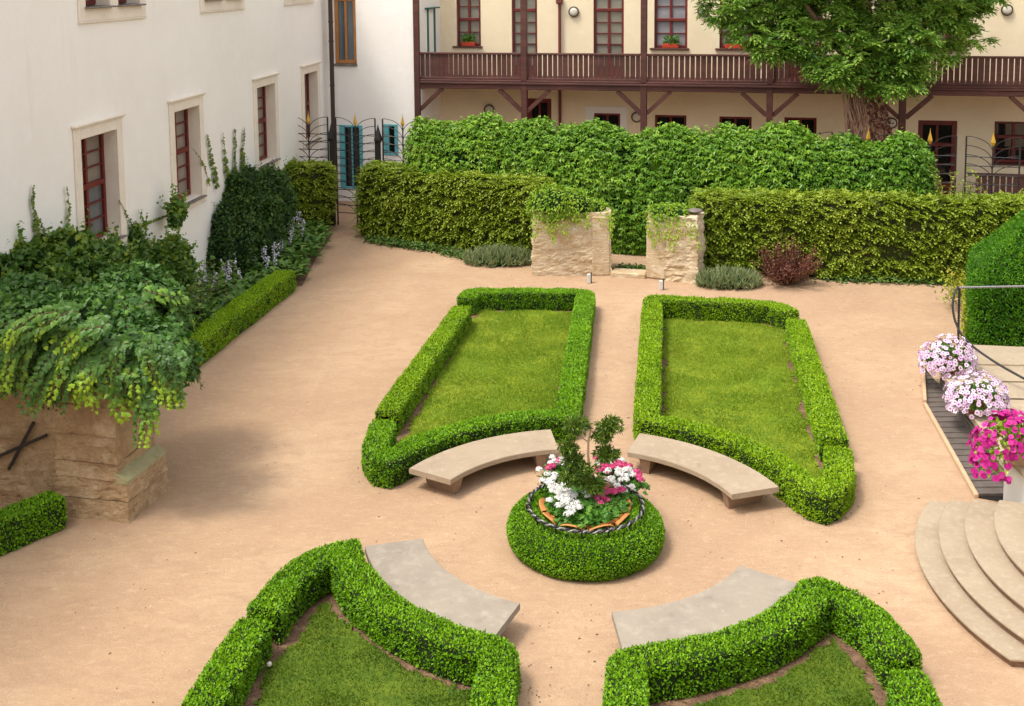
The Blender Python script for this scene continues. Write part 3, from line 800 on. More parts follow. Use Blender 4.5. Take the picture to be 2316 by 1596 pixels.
# back left bed
a = pl((1052, 672), (1070, 657), (1325, 658), (1287, 925))
e0 = np.array(gp(1283, 935, Z)[:2]); s0 = ang(a[-1])
A_BL = np.r_[rounded(a[:3]+[a[3]], .12)[:-1], arc(ang(e0), 151, RH, 26), pl((848, 1008), (868, 952))]
hedge('box_hedge', rounded(list(A_BL), .1), 'long box hedge round three sides of the back left lawn, curving behind the bench', seed=1)
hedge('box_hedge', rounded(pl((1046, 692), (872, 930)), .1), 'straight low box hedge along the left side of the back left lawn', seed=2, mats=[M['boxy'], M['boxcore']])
# back right bed
a = pl((1792, 703), (1745, 686), (1476, 673), (1451, 955))
A_BR = np.r_[rounded(a, .12)[:-1], arc(ang(gp(1451, 962, Z)), 15, RH, 26), pl((1862, 1115), (1900, 1075), (1896, 1012))]
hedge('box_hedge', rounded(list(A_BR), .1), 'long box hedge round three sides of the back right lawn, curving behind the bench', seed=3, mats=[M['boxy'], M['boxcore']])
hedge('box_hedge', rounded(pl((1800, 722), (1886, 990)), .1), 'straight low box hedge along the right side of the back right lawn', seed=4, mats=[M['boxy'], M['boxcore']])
# front left bed
tc = gp(803, 1232, Z)[:2]; te = gp(1132, 1463, Z)[:2]
arcL = arc(ang(tc) % 360, ang(te) % 360, RH, 24)
A_FL = np.r_[pl((597, 1378), (650, 1308), (720, 1258)), [tc], arcL[1:], pl((1122, 1520), (1108, 1640), (1095, 1760))]
hedge('box_hedge', rounded(list(A_FL), .1), 'box hedge of the front left lawn, curving behind the bench to the middle path', seed=5, dens=5600)
hedge('box_hedge', rounded(pl((577, 1402), (528, 1470), (430, 1640), (340, 1800)), .1), 'straight box hedge along the left side of the front left lawn', seed=6, dens=5600)
# front right bed
tc2 = gp(1842, 1322, Z)[:2]; te2 = gp(1420, 1482, Z)[:2]
arcR = arc(ang(tc2), ang(te2), RH, 24)
A_FR = np.r_[pl((2040, 1478), (1985, 1400), (1915, 1345)), [tc2], arcR[1:], pl((1414, 1560), (1414, 1680), (1414, 1800))]
hedge('box_hedge', rounded(list(A_FR), .1), 'box hedge of the front right lawn, curving behind the bench to the middle path', seed=7, dens=5600)
hedge('box_hedge', rounded(pl((2052, 1520), (2085, 1600), (2130, 1760)), .1), 'straight box hedge along the right side of the front right lawn', seed=8, dens=5600)

def inset(poly, d):
    poly = np.asarray(poly, float); A = np.sum(poly[:, 0]*np.roll(poly[:, 1], -1)-np.roll(poly[:, 0], -1)*poly[:, 1])
    if A < 0: poly = poly[::-1]
    p, q = np.roll(poly, 1, 0), np.roll(poly, -1, 0)
    e1 = unit(poly-p); e2 = unit(q-poly)
    n1 = np.c_[-e1[:, 1], e1[:, 0]]; n2 = np.c_[-e2[:, 1], e2[:, 0]]
    b = unit(n1+n2); c = np.maximum((b*n1).sum(1, keepdims=True), .5)
    return poly+b*d/c

def inside(P, poly):
    x, y = P[:, 0], P[:, 1]; r = np.zeros(len(P), bool); n = len(poly)
    for i in range(n):
        a, b = poly[i], poly[(i+1) % n]
        c = ((a[1] > y) != (b[1] > y)) & (x < (b[0]-a[0])*(y-a[1])/(b[1]-a[1]+1e-12)+a[0])
        r ^= c
    return r

def edge_dist(P, poly):
    d = np.full(len(P), 1e9); n = len(poly)
    for i in range(n):
        a, b = poly[i], poly[(i+1) % n]; ab = b-a
        t = np.clip(((P-a)@ab)/max(ab@ab, 1e-9), 0, 1)
        d = np.minimum(d, np.linalg.norm(P-a-t[:, None]*ab, axis=1))
    return d

def lawn(loop, label, dens=5200, off=.24, green=0., dark=False):
    loop = resample(np.r_[loop, loop[:1]], .12)[:-1]
    g = Geo(); g.add(np.c_[loop, np.full(len(loop), .004)], [list(range(len(loop)))]); solo('soil', g, M['soil'], None, None, kind='structure')
    lo_, hi_ = loop.min(0), loop.max(0)
    def within(P):
        e = off + (vnoise(np.c_[P, np.zeros(len(P))], 3.5, 4)-.5)*.16 + (vnoise(np.c_[P, np.zeros(len(P))], 14, 6)-.5)*.07
        return inside(P, loop) & (edge_dist(P, loop) > e)
    c = .045; X, Y = np.meshgrid(np.arange(lo_[0], hi_[0], c), np.arange(lo_[1], hi_[1], c)); Q = np.c_[X.ravel(), Y.ravel()]
    Q = Q[within(Q+c/2)]; k = len(Q)
    Vq = np.stack([Q, Q+[c, 0], Q+[c, c], Q+[0, c]], 1).reshape(-1, 2)
    zq = .012+.012*vnoise(np.c_[Vq, np.zeros(len(Vq))], 2.5, 9)
    g = Geo(); g.add(np.c_[Vq, zq], np.arange(4*k).reshape(-1, 4), 0)
    po = loop
    k = int(np.prod(hi_-lo_)*dens)
    P = rng.uniform(lo_, hi_, (k, 2)); P = P[within(P)]
    P3 = np.c_[P, np.full(len(P), .012)]; m_ = len(P)
    ed = edge_dist(P, po)
    t = green+.18+.55*fnoise(P3, 1.3, 21)+.35*(fnoise(P3, .45, 5)-.5)+.13*rng.normal(size=m_) + .12*np.clip(.25-ed, 0, .25)/.25*(fnoise(P3, 4, 8) > .5)
    bare = fnoise(P3, 2.6, 33) > .66
    kp = ~(bare & (rng.random(m_) < .45)); P3, t, m_ = P3[kp], t[kp], kp.sum()
    D = unit(np.c_[rng.normal(size=(m_, 2))*.75, np.ones(m_)*.8])
    g.cards(P3, D, rv(m_), .036*(.6+.8*rng.random(m_)), .011, T_BLADE, 1, np.clip(t, 0, 1))
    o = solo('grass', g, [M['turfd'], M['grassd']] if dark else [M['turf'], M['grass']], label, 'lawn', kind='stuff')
    return po

LB = lawn(np.array(list(A_BL)+pl((868, 945), (1046, 680))), 'mown grass of the back left lawn', 5600, .21, .06)
RB = lawn(np.array(list(A_BR)+pl((1890, 1000), (1797, 712))), 'mown grass of the back right lawn', 5600, .21, .03)
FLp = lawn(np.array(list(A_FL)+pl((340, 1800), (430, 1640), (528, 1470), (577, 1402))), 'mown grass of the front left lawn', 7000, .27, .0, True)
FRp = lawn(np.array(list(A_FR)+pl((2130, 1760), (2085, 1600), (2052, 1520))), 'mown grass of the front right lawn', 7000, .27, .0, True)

# ------------------------------------------------------------------ curved stone benches
BC = np.array([.793, 12.154]); BI, BO = 1.876, 2.516
def bench(a0, a1, m_, label):
    am = math.radians((a0+a1)/2)
    base = (BC[0]+2.2*math.cos(am), BC[1]+2.2*math.sin(am), 0)
    t = thing('stone_bench', label, 'bench', base, 'curved stone benches round the bed of flowers')
    n = 26; th = np.radians(np.linspace(a0, a1, n)); e = .008; zt, zb = .285, .215
    sec = [(BI+.006, zb), (BI, zb+e), (BI, zt-e), (BI+e, zt), (BO-e, zt), (BO, zt-e), (BO, zb+e), (BO-.006, zb)]
    k = len(sec); V = np.array([[BC[0]+r*math.cos(a), BC[1]+r*math.sin(a), z] for a in th for r, z in sec])
    V[:, 2] += (fnoise(V, 9, 2)-.5)*.004
    i = np.arange(n-1)[:, None]*k; j = np.arange(k)[None]; j2 = (j+1) % k
    g = Geo(); g.add(V, np.stack([i+j, i+j2, i+k+j2, i+k+j], -1).reshape(-1, 4)); g.add(V[:k], [list(range(k))]); g.add(V[-k:], [list(range(k))[::-1]])
    part('seat', g, m_, t)
    for f in (.13, .87):
        a = math.radians(a0+(a1-a0)*f); rd = np.array([math.cos(a), math.sin(a)]); tg = np.array([-rd[1], rd[0]])
        P = lambda r, s, z: np.append(BC+rd*r+tg*s, z)
        V = []
        for z, wd, r0, r1 in ((0, .042, BI+.075, BO-.10), (.10, .058, BI+.055, BO-.07), (.215, .078, BI+.035, BO-.05)):
            V += [P(r0, -wd, z), P(r1, -wd, z), P(r1, wd, z), P(r0, wd, z)]
        F = [[3, 2, 1, 0], [8, 9, 10, 11]]
        for q in (0, 4): F += [[q+s, q+(s+1) % 4, q+4+(s+1) % 4, q+4+s] for s in range(4)]
        g = Geo(); g.add(V, F); part('leg', g, M['benchleg'], t)
def bang(u, v, z=.285):
    p = gp(u, v, z); return math.degrees(math.atan2(p[1]-BC[1], p[0]-BC[0])) % 360
bench(bang(1253, 990), bang(970, 1071), M['bench'], 'curved stone bench beside the back left lawn, left of the little tree')
bench(bang(1703, 1110), bang(1431, 1003), M['bench'], 'curved stone bench beside the back right lawn, right of the little tree')
bench(bang(890, 1226), bang(1149, 1399), M['benchgrey'], 'curved stone bench inside the front left hedge')
bench(bang(1396, 1425), bang(1749, 1302), M['benchgrey'], 'curved stone bench inside the front right hedge')

# ------------------------------------------------------------------ round box cushion with the flower bowl
cx, cy = .797, 12.12
prof = [(.80, 0), (.865, .06), (.895, .15), (.885, .24), (.835, .315), (.76, .365), (.66, .392), (.56, .398), (.49, .385), (.45, .30)]
th = np.linspace(0, 2*PI, 72, endpoint=False)
pr = resample(np.array(prof), .05); k = len(th); n = len(pr)
V = np.stack([pr[:, 0, None]*np.cos(th)+cx, pr[:, 0, None]*np.sin(th)+cy, np.repeat(pr[:, 1, None], k, 1)], -1).reshape(-1, 3)
V += unit(V-np.array([cx, cy, .2]))*((fnoise(V, 4, 9)-.5)*.035)[:, None]
i = np.arange(n-1)[:, None]*k; j = np.arange(k)[None]; j2 = (j+1) % k
F = np.stack([i+j, i+j2, i+k+j2, i+k+j], -1).reshape(-1, 4)
g = Geo(); g.add(V, F, 1)
P, Nn = scatter(V, F, 6500); kp = P[:, 2] > .01; P, Nn = P[kp], Nn[kp]
t = .42+.36*fnoise(P, 2.2, 3)+.16*rng.normal(size=len(P)); low = np.clip((.13-P[:, 2])/.13, 0, 1); thin = rng.random(len(P)) > low*.45
P, Nn, t = P[thin], Nn[thin], t[thin]
fluff(g, P, Nn, .026, .0175, 0, out=.75, spread=.75, up=.3, lift=.014, tint=t)
solo('box_cushion', g, [M['box'], M['boxcore']], 'round clipped box cushion at the centre of the four benches', 'hedge', loc=(cx, cy, 0))
# bowl
g = Geo()
g.lathe([(.30, .20), (.42, .35), (.455, .425), (.455, .45), (.425, .445), (.40, .40), (.0, .40)], (cx, cy, 0), 48, 0)
bw = thing('flower_bowl', 'shallow terracotta bowl planted with flowers in the box cushion', 'planter', (cx, cy, .15))
o_ = part('bowl', g, M['terracotta'], bw, smooth=False)
g = Geo()
for q in range(9):         # flaring petal plates of the bowl rim
    a0 = q*2*PI/9+.15; V = []; na = 7
    for u in np.linspace(-1, 1, na):
        a_ = a0+u*.30; top = 1-abs(u)**2.2
        for r_, z_ in ((.44, .385), (.505+.03*top, .405+.06*top), (.49+.03*top, .415+.06*top), (.43, .42)):
            V.append((cx+r_*math.cos(a_), cy+r_*math.sin(a_), z_))
    F = []
    for u in range(na-1):
        for r_ in range(3): F.append([u*4+r_, u*4+r_+1, u*4+4+r_+1, u*4+4+r_])
    g.add(V, F)
part('rim', g, M['terracotta'], bw)
# twisted iron hoop on stakes
hp = thing('iron_hoop', 'twisted grey iron hoop on stakes round the flower bowl', 'hoop', (cx, cy, .3))
g = Geo(); n = 480; hz = .475; hr = .655
tt = np.linspace(0, 2*PI, n+1)
for phs, mi in ((0, 0), (PI, 1)):
    tw = tt*30+phs; rr = hr+.012*np.cos(tw)
    g.tube(np.c_[cx+rr*np.cos(tt), cy+rr*np.sin(tt), hz+.0115*np.sin(tw)], .0110, 6, mi, caps=False)
part('ring', g, [M['steel'], M['iron']], hp, smooth=True)
for q in range(14):
    a_ = q*2*PI/14+.1; p = np.array([cx+hr*math.cos(a_), cy+hr*math.sin(a_), 0]); ri = np.array([math.cos(a_), math.sin(a_), 0])
    g = Geo(); g.tube([p+[0, 0, .20], p+[0, 0, hz-.02]], .011, 6); tq = np.linspace(0, 2*PI, 13)
    g.tube([p+[0, 0, hz]+ri*.027*math.cos(x)+np.array([0, 0, .027*math.sin(x)]) for x in tq], .008, 5, caps=False)
    part('stake', g, M['iron'], hp)

def heads(g, C, r, mat_, n, pl_=.018):
    "round clusters of small petals"
    for c in C:
        d = rv(n); d[:, 2] = np.abs(d[:, 2])*.9+.05
        P = c+unit(d)*r*(.75+.3*rng.random((n, 1)))*[1, 1, .75]
        for q in range(2):
            D = unit(np.cross(unit(d), rv(n))); g.cards(P-D*pl_*.5, D, unit(d+rv(n)*.3), pl_, pl_*.9, T_LEAF, mat_, rng.random(n))

def geranium(name, label, spots, mats, leaf_r, seed, group):
    c = np.mean(spots, 0); t = thing(name, label, 'flowers', (float(c[0]), float(c[1]), .36), group)
    g = Geo(); spots = np.array(spots, float); n = len(spots)*leaf_r
    b = spots[rng.integers(0, len(spots), n)]; P = b+np.c_[rng.normal(size=(n, 2))*.065, -rng.random(n)*.10-.015]
    P[:, 2] = np.maximum(P[:, 2], .41)
    fluff(g, P, np.tile([0, 0, 1.], (n, 1)), .062, .062, 0, T_IVY, out=.1, spread=.8, up=.1, tint=.4+.22*rng.normal(size=n))
    part('leaves', g, M['geran'], t)
    g = Geo(); heads(g, np.r_[spots, spots+rng.normal(size=spots.shape)*[.05, .05, .015], spots+rng.normal(size=spots.shape)*[.07, .06, .02]]+[0, 0, .045], .043, 0, 62, .024)
    part('flower_heads', g, mats, t)
g = Geo(); n = 1900; a_ = rng.random(n)*2*PI; r_ = (.45+.07*(np.sin(a_*3+1) > -.2)*rng.random(n))*np.sqrt(rng.random(n)); P = np.c_[cx+r_*np.cos(a_), cy+r_*np.sin(a_), .42+.07*rng.random(n)+.07*(1-(r_/.45)**2)]
fluff(g, P, np.tile([0, 0, 1.], (n, 1)), .060, .060, 0, T_IVY, out=.1, spread=.9, up=.1, tint=.42+.24*rng.normal(size=n)); part('leaves', g, M['geran'], bw)
def bp(u, v, z): return tuple(gp(u, v, z+.05))
wl = [bp(u, v, .47) for u, v in ((1247, 1100), (1252, 1090), (1268, 1118), (1258, 1108), (1276, 1104), (1284, 1130), (1290, 1142), (1278, 1140), (1296, 1150), (1286, 1158), (1300, 1128), (1270, 1130), (1304, 1146), (1328, 1130), (1262, 1135), (1294, 1165))]
geranium('geranium', 'white geraniums at the front left of the flower bowl', wl, M['white'], 26, 1, 'geraniums in the flower bowl')
wb2 = [bp(u, v, .45) for u, v in ((1238, 1080), (1246, 1055), (1256, 1050), (1268, 1048), (1278, 1040), (1284, 1046), (1290, 1040))]
geranium('geranium', 'white geraniums at the back left of the flower bowl', wb2, M['white'], 22, 2, 'geraniums in the flower bowl')
wr = [bp(u, v, .46) for u, v in ((1384, 1040), (1392, 1048), (1400, 1050), (1352, 1056), (1398, 1078), (1406, 1082), (1384, 1090), (1423, 1074), (1432, 1082), (1398, 1110), (1408, 1114), (1376, 1072))]
geranium('geranium', 'white geraniums at the right of the flower bowl', wr, M['white'], 24, 3, 'geraniums in the flower bowl')
pk = [bp(u, v, .46) for u, v in ((1366, 1070), (1376, 1064), (1388, 1064), (1402, 1064), (1412, 1058), (1424, 1062), (1436, 1078), (1444, 1086), (1418, 1068), (1357, 1048))]
geranium('geranium', 'pink geraniums along the back right of the flower bowl', pk, M['pink'], 24, 4, 'geraniums in the flower bowl')
pf = [bp(u, v, .46) for u, v in ((1352, 1128), (1358, 1124), (1382, 1120), (1392, 1122), (1372, 1106), (1400, 1116), (1350, 1136))]
geranium('geranium', 'pink geraniums at the front right of the flower bowl', pf, M['pink'], 46, 5, 'geraniums in the flower bowl')
pb = [bp(u, v, .45) for u, v in ((1250, 1062), (1240, 1068), (1262, 1052))]
geranium('geranium', 'few pink geraniums among the white ones at the back left of the bowl', pb, M['pink'], 20, 6, 'geraniums in the flower bowl')

# little cloud-pruned tree in the bowl
Yt0 = 12.12
lt = thing('little_tree', 'little cloud-pruned conifer rising from the flower bowl', 'tree', (cx, cy, .36))
Yt = 12.12
def tp(u, v, Y=Yt): return yp(u, v, Y)
g = Geo()
trunk = [tp(1338, 1098), tp(1335, 1070), tp(1330, 1030), tp(1331, 995), tp(1336, 975), tp(1334, 960)]
g.tube(resample(trunk, .03), np.linspace(.017, .010, len(resample(trunk, .03))), 7)
for a_, b_, c_ in (((1337, 1072), (1322, 1060), (1300, 1040)), ((1337, 1076), (1352, 1062), (1362, 1040)), ((1331, 1000), (1318, 990), (1298, 985)), ((1336, 975), (1350, 972), (1372, 970)), ((1334, 965), (1322, 958), (1302, 955))):
    g.tube([tp(*a_), tp(*b_), tp(*c_)], [.009, .007, .004], 6)
part('trunk', g, M['paletwig'], lt)
for (u, v, r, ns) in ((1305, 962, .105, 250), (1283, 1012, .085, 230), (1297, 1040, .08, 180), (1378, 962, .10, 290), (1363, 985, .075, 160), (1372, 1026, .095, 280), (1295, 1078, .10, 300), (1342, 1096, .10, 300), (1318, 1062, .10, 240)):
    g = Geo(); c = tp(u, v, Yt - (.05 if v > 1055 else 0)); d = rv(ns); P = c+d*r*(.15+1.05*rng.random((ns, 1))**.8)*[1.25, 1., .70]; kq = fnoise(P, 14, ns) > .40; P, d = P[kq], d[kq]; ns = len(P)
    for q in range(3):
        D = unit(d*.7+rv(ns)*.7+[0, 0, -.15]); g.cards(P, D, unit(rv(ns)+[0, 0, .8]), .06*(.6+.7*rng.random(ns)), .017, T_LEAF, 0, np.clip(.42+.25*rng.normal(size=ns), 0, 1))
    part('foliage', g, M['conif'], lt)

# small things in the front left lawn
for u, v, lab in ((777, 1377, 'small white globe light in the front left lawn, beside the bench hedge'), (609, 1503, 'small white globe light in the front left lawn, beside the left hedge')):
    p = gp(u, v, .05); t = thing('garden_light', lab, 'garden light', (p[0], p[1], 0), 'white globe lights in the front left lawn')
    g = Geo(); V, F = blob((p[0], p[1], .055), (.026, .026, .024), 16, 10, 0); g.add(V, F); part('globe', g, M['lampglass'], t, smooth=True)
    g = Geo(); g.tube([(p[0], p[1], .0), (p[0], p[1], .04)], .008, 6); part('stake', g, M['iron'], t)

# ------------------------------------------------------------------ back boundary: iron fence, creeper screen, hornbeam hedges
def fY(X): return 28.40-.287*(X+4.1)
fdir = unit(np.array([[1., -.287, 0]]))[0]
fnor = np.array([fdir[1], -fdir[0], 0])          # toward the camera side (y negative)
if fnor[1] > 0: fnor = -fnor
def fpt(u, v, off=0.):
    P = np.array([-4.1, 28.40, 0]) + fnor*off
    return vp(u, v, P, (fdir[0], fdir[1]))
PW, PH = 1.10, 2.85
def panel_geo():
    t = thing('iron_fence_panel', 'wrought iron fence panel', 'fence panel', (0, 0, 0), 'wrought iron fence panels with gilded spear tips')
    g = Geo(); h = PW/2
    for x in (-h, h): g.tube([(x, 0, .02), (x, 0, PH)], .020, 6)
    g.tube([(0, 0, .02), (0, 0, PH-.20)], .016, 6)
    for z in np.arange(.35, PH-.35, .205): g.tube([(-h, 0, z), (h, 0, z)], .011, 5)
    part('frame', g, M['iron'], t, local=True)
    g = Geo(); q = np.linspace(0, PI/2, 9)
    for z in np.arange(.60, PH+.05, .205):
        for s_ in (-1, 1):
            # arcs that leave the upright level and bend down into the stem
            g.tube(np.c_[s_*h*(1-np.sin(q)), np.full(9, .012), z-.36*(1-np.cos(q))], .009, 5)
    part('leaf_arcs', g, M['iron'], t, local=True)
    g = Geo(); k = 4; V = []
    for r_, z in ((.012, PH-.21), (.055, PH-.12), (.012, PH+.06), (.002, PH+.16)):
        V += [(r_*math.cos(a), r_*math.sin(a)*.5, z) for a in (0, PI/2, PI, 3*PI/2)]
    for r_ in range(3): g.add(V[r_*4:r_*4+8], [[i, (i+1) % 4, (i+1) % 4+4, i+4] for i in range(4)])
    g.add(V[-4:], [[0, 1, 2, 3]])
    part('spear_tip', g, M['gold'], t, local=True)
    return t
pg = panel_geo(); fa = math.atan2(fdir[1], fdir[0])
panels = [(698, 262, 'iron fence panel with gilded tip against the white wall, leftmost, above the small hedge'),
          (804, 262, 'iron gate panel with gilded tip in front of the tall turquoise window'),
          (911, 266, 'iron fence panel with gilded tip in front of the small turquoise window'),
          (1826, 296, 'iron fence panel buried in creeper, its gilded tip showing left of the tree trunk'),
          (1964, 304, 'iron fence panel buried in creeper, its gilded tip showing in front of the trunk'),
          (2104, 306, 'iron fence panel with gilded tip in front of the red ground floor door'),
          (2247, 310, 'iron fence panel with gilded tip in front of the ground floor window at the right')]
for i, (u, v, lab) in enumerate(panels):
    p = fpt(u, 300); loc = (p[0], p[1], -.02)
    if i == 0: pg.location = loc; pg.rotation_euler = (0, 0, fa); pg['label'] = lab
    else: dup(pg, loc, fa, lab)
def fpost():
    t = thing('fence_post', 'fence post', 'fence post', (0, 0, 0), 'dark iron fence posts with pointed heads')
    g = Geo(); g.box((np.zeros(3), (1, 0), (0, 1)), -.05, .05, -.05, .05, .01, 2.22, 0, .008); part('shaft', g, M['iron'], t, local=True)
    g = Geo(); V = []
    for r_, z in ((.055, 2.22), (.085, 2.30), (.075, 2.36), (.03, 2.55), (.004, 2.70)): V += [(r_*a, r_*b, z) for a, b in ((1, 1), (-1, 1), (-1, -1), (1, -1))]
    for q in range(4): g.add(V[q*4:q*4+8], [[i, (i+1) % 4, (i+1) % 4+4, i+4] for i in range(4)])
    g.add(V[-4:], [[0, 1, 2, 3]]); g.add(V[:4], [[3, 2, 1, 0]]); part('spearhead', g, M['iron'], t, local=True)
    return t
fp = fpost()
for i, (u, lab) in enumerate(((643, 'dark iron fence post with pointed head against the white wall, leftmost'), (752, 'dark iron gate post with pointed head, left of the gate opening'), (857, 'dark iron gate post with pointed head above the middle hornbeam hedge'))):
    p = fpt(u, 400, .10)
    if i == 0: fp.location = (p[0], p[1], 0); fp.rotation_euler = (0, 0, fa); fp['label'] = lab
    else: dup(fp, (p[0], p[1], 0), fa, lab)

# creeper-clad screen along the fence
def ridge(u):
    xs = [925, 945, 965, 1040, 1070, 1105, 1150, 1190, 1240, 1300, 1370, 1440, 1480, 1550, 1600, 1660, 1710, 1760, 1800, 1850, 1900, 1945, 1985, 2040, 2075, 2095, 2108, 2118]
    vs = [330, 278, 262, 272, 272, 258, 268, 270, 282, 278, 282, 300, 286, 278, 292, 282, 290, 280, 290, 302, 306, 322, 320, 296, 312, 340, 400, 440]
    return np.interp(u, xs, vs)+15+6*np.sin(u*.045)+4*np.sin(u*.11+1)
def screen():
    us = np.linspace(925, 2118, 110); offs = .55
    top = np.array([fpt(u, ridge(u), offs) for u in us])
    n = len(us); g = Geo()
    prof = []          # (offset toward camera, height fraction)
    for z in np.linspace(0, .86, 12): prof.append((.98+.12*math.sin(z*3.3), z))
    for o_, z in ((.93, .93), (.78, .985), (.55, 1.), (.3, .98), (.12, .92)): prof.append((o_, z))
    for z in np.linspace(.8, 0, 6): prof.append((0.02, z))
    prof = np.array(prof); k = len(prof)
    end = np.minimum(1, np.minimum(np.arange(n)/5., (n-1-np.arange(n))/5.)); end = np.sqrt(np.clip(end, .05, 1))
    V = np.zeros((n, k, 3))
    for i in range(n):
        b = top[i]-fnor*offs; b[2] = 0
        cen = .5
        V[i] = b + fnor*(cen+(prof[:, :1]-cen)*end[i]*1.25)
        V[i, :, 2] = prof[:, 1]*top[i, 2]
    V = V.reshape(-1, 3)
    i = np.arange(n-1)[:, None]*k; j = np.arange(k-1)[None]
    F = np.stack([i+j, i+k+j, i+k+j+1, i+j+1], -1).reshape(-1, 4)
    path = np.array([(top[q]-fnor*offs+fnor*.5)[:2] for q in range(n)])
    V, F = orient(V, F, path, 1.3)
    C = path[np.repeat(np.arange(n), k)]
    d = np.c_[V[:, :2]-C, np.clip(V[:, 2:]-2.2, 0, 1)]; d = unit(d)
    V = V + d*((fnoise(V, 1.4, 5)-.5)*.40+(fnoise(V, 4, 8)-.5)*.14)[:, None]; V[:, 2] = np.maximum(V[:, 2], 0)
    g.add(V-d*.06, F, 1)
    P, Nn = scatter(V, F, 620)
    kc = (fnoise(P, 2.6, 77) > .40) | (rng.random(len(P)) < .45); P, Nn = P[kc], Nn[kc]
    fr = (Nn@fnor > -.25); P, Nn = P[fr], Nn[fr]
    # thin foliage at the lower left, where the fence shows through
    thin = (P[:, 0] < -.6) & (P[:, 2] < 2.25) & (rng.random(len(P)) < .25)
    P, Nn = P[~thin], Nn[~thin]
    t = .30+.42*fnoise(P, 1.1, 2)+.15*np.clip((2.-P[:, 0])/6, -1, .8)+.16*rng.normal(size=len(P))
    n_ = len(P)
    D = unit(Nn*.55+rv(n_)*.6+[0, 0, -.55]); Nf = unit(Nn*.6+rv(n_)*.45+[0, 0, .75])
    B_ = P+Nn*(.16*rng.random(n_)**1.5)[:, None]-D*.04; S_ = unit(np.cross(D, Nf)); sz_ = (.6+.65*rng.random(n_))
    for q_, (fd, fs) in enumerate(((1., 0.), (.62, .78), (.62, -.78))):
        g.cards(B_, unit(D*fd+S_*fs+rv(n_)*.12), Nf, (.118 if q_ == 0 else .10)*sz_, .050*sz_, T_LEAF, 0, np.clip(t+.06*rng.normal(size=n_), 0, 1))
    t_ = thing('creeper_screen', 'long wall of green creeper overgrowing the fence in front of the balcony', 'creeper', (float(path[40][0]), float(path[40][1]), 0))
    gS = g
    g = gS; idx = rng.integers(0, n, 320)
    for q in idx:
        p = top[q].copy()+[rng.normal()*.1, rng.normal()*.25, -.02]; h = .05+.16*rng.random()
        m_ = 5; zz = np.linspace(0, h, m_); pp = p+np.c_[rng.normal()*.4*zz, rng.normal()*.4*zz, zz]-[0, 0, .03]
        dd = unit(rv(m_)*[1, 1, .3]+[0, 0, .15]); g.cards(pp, dd, unit(rv(m_)*.5+[0, 0, 1.]), .10, .06, T_LEAF, 0, np.clip(.6+.2*rng.normal(size=m_), 0, 1))
    part('foliage', g, [M['creeper'], M['creepercore']], t_)
screen()

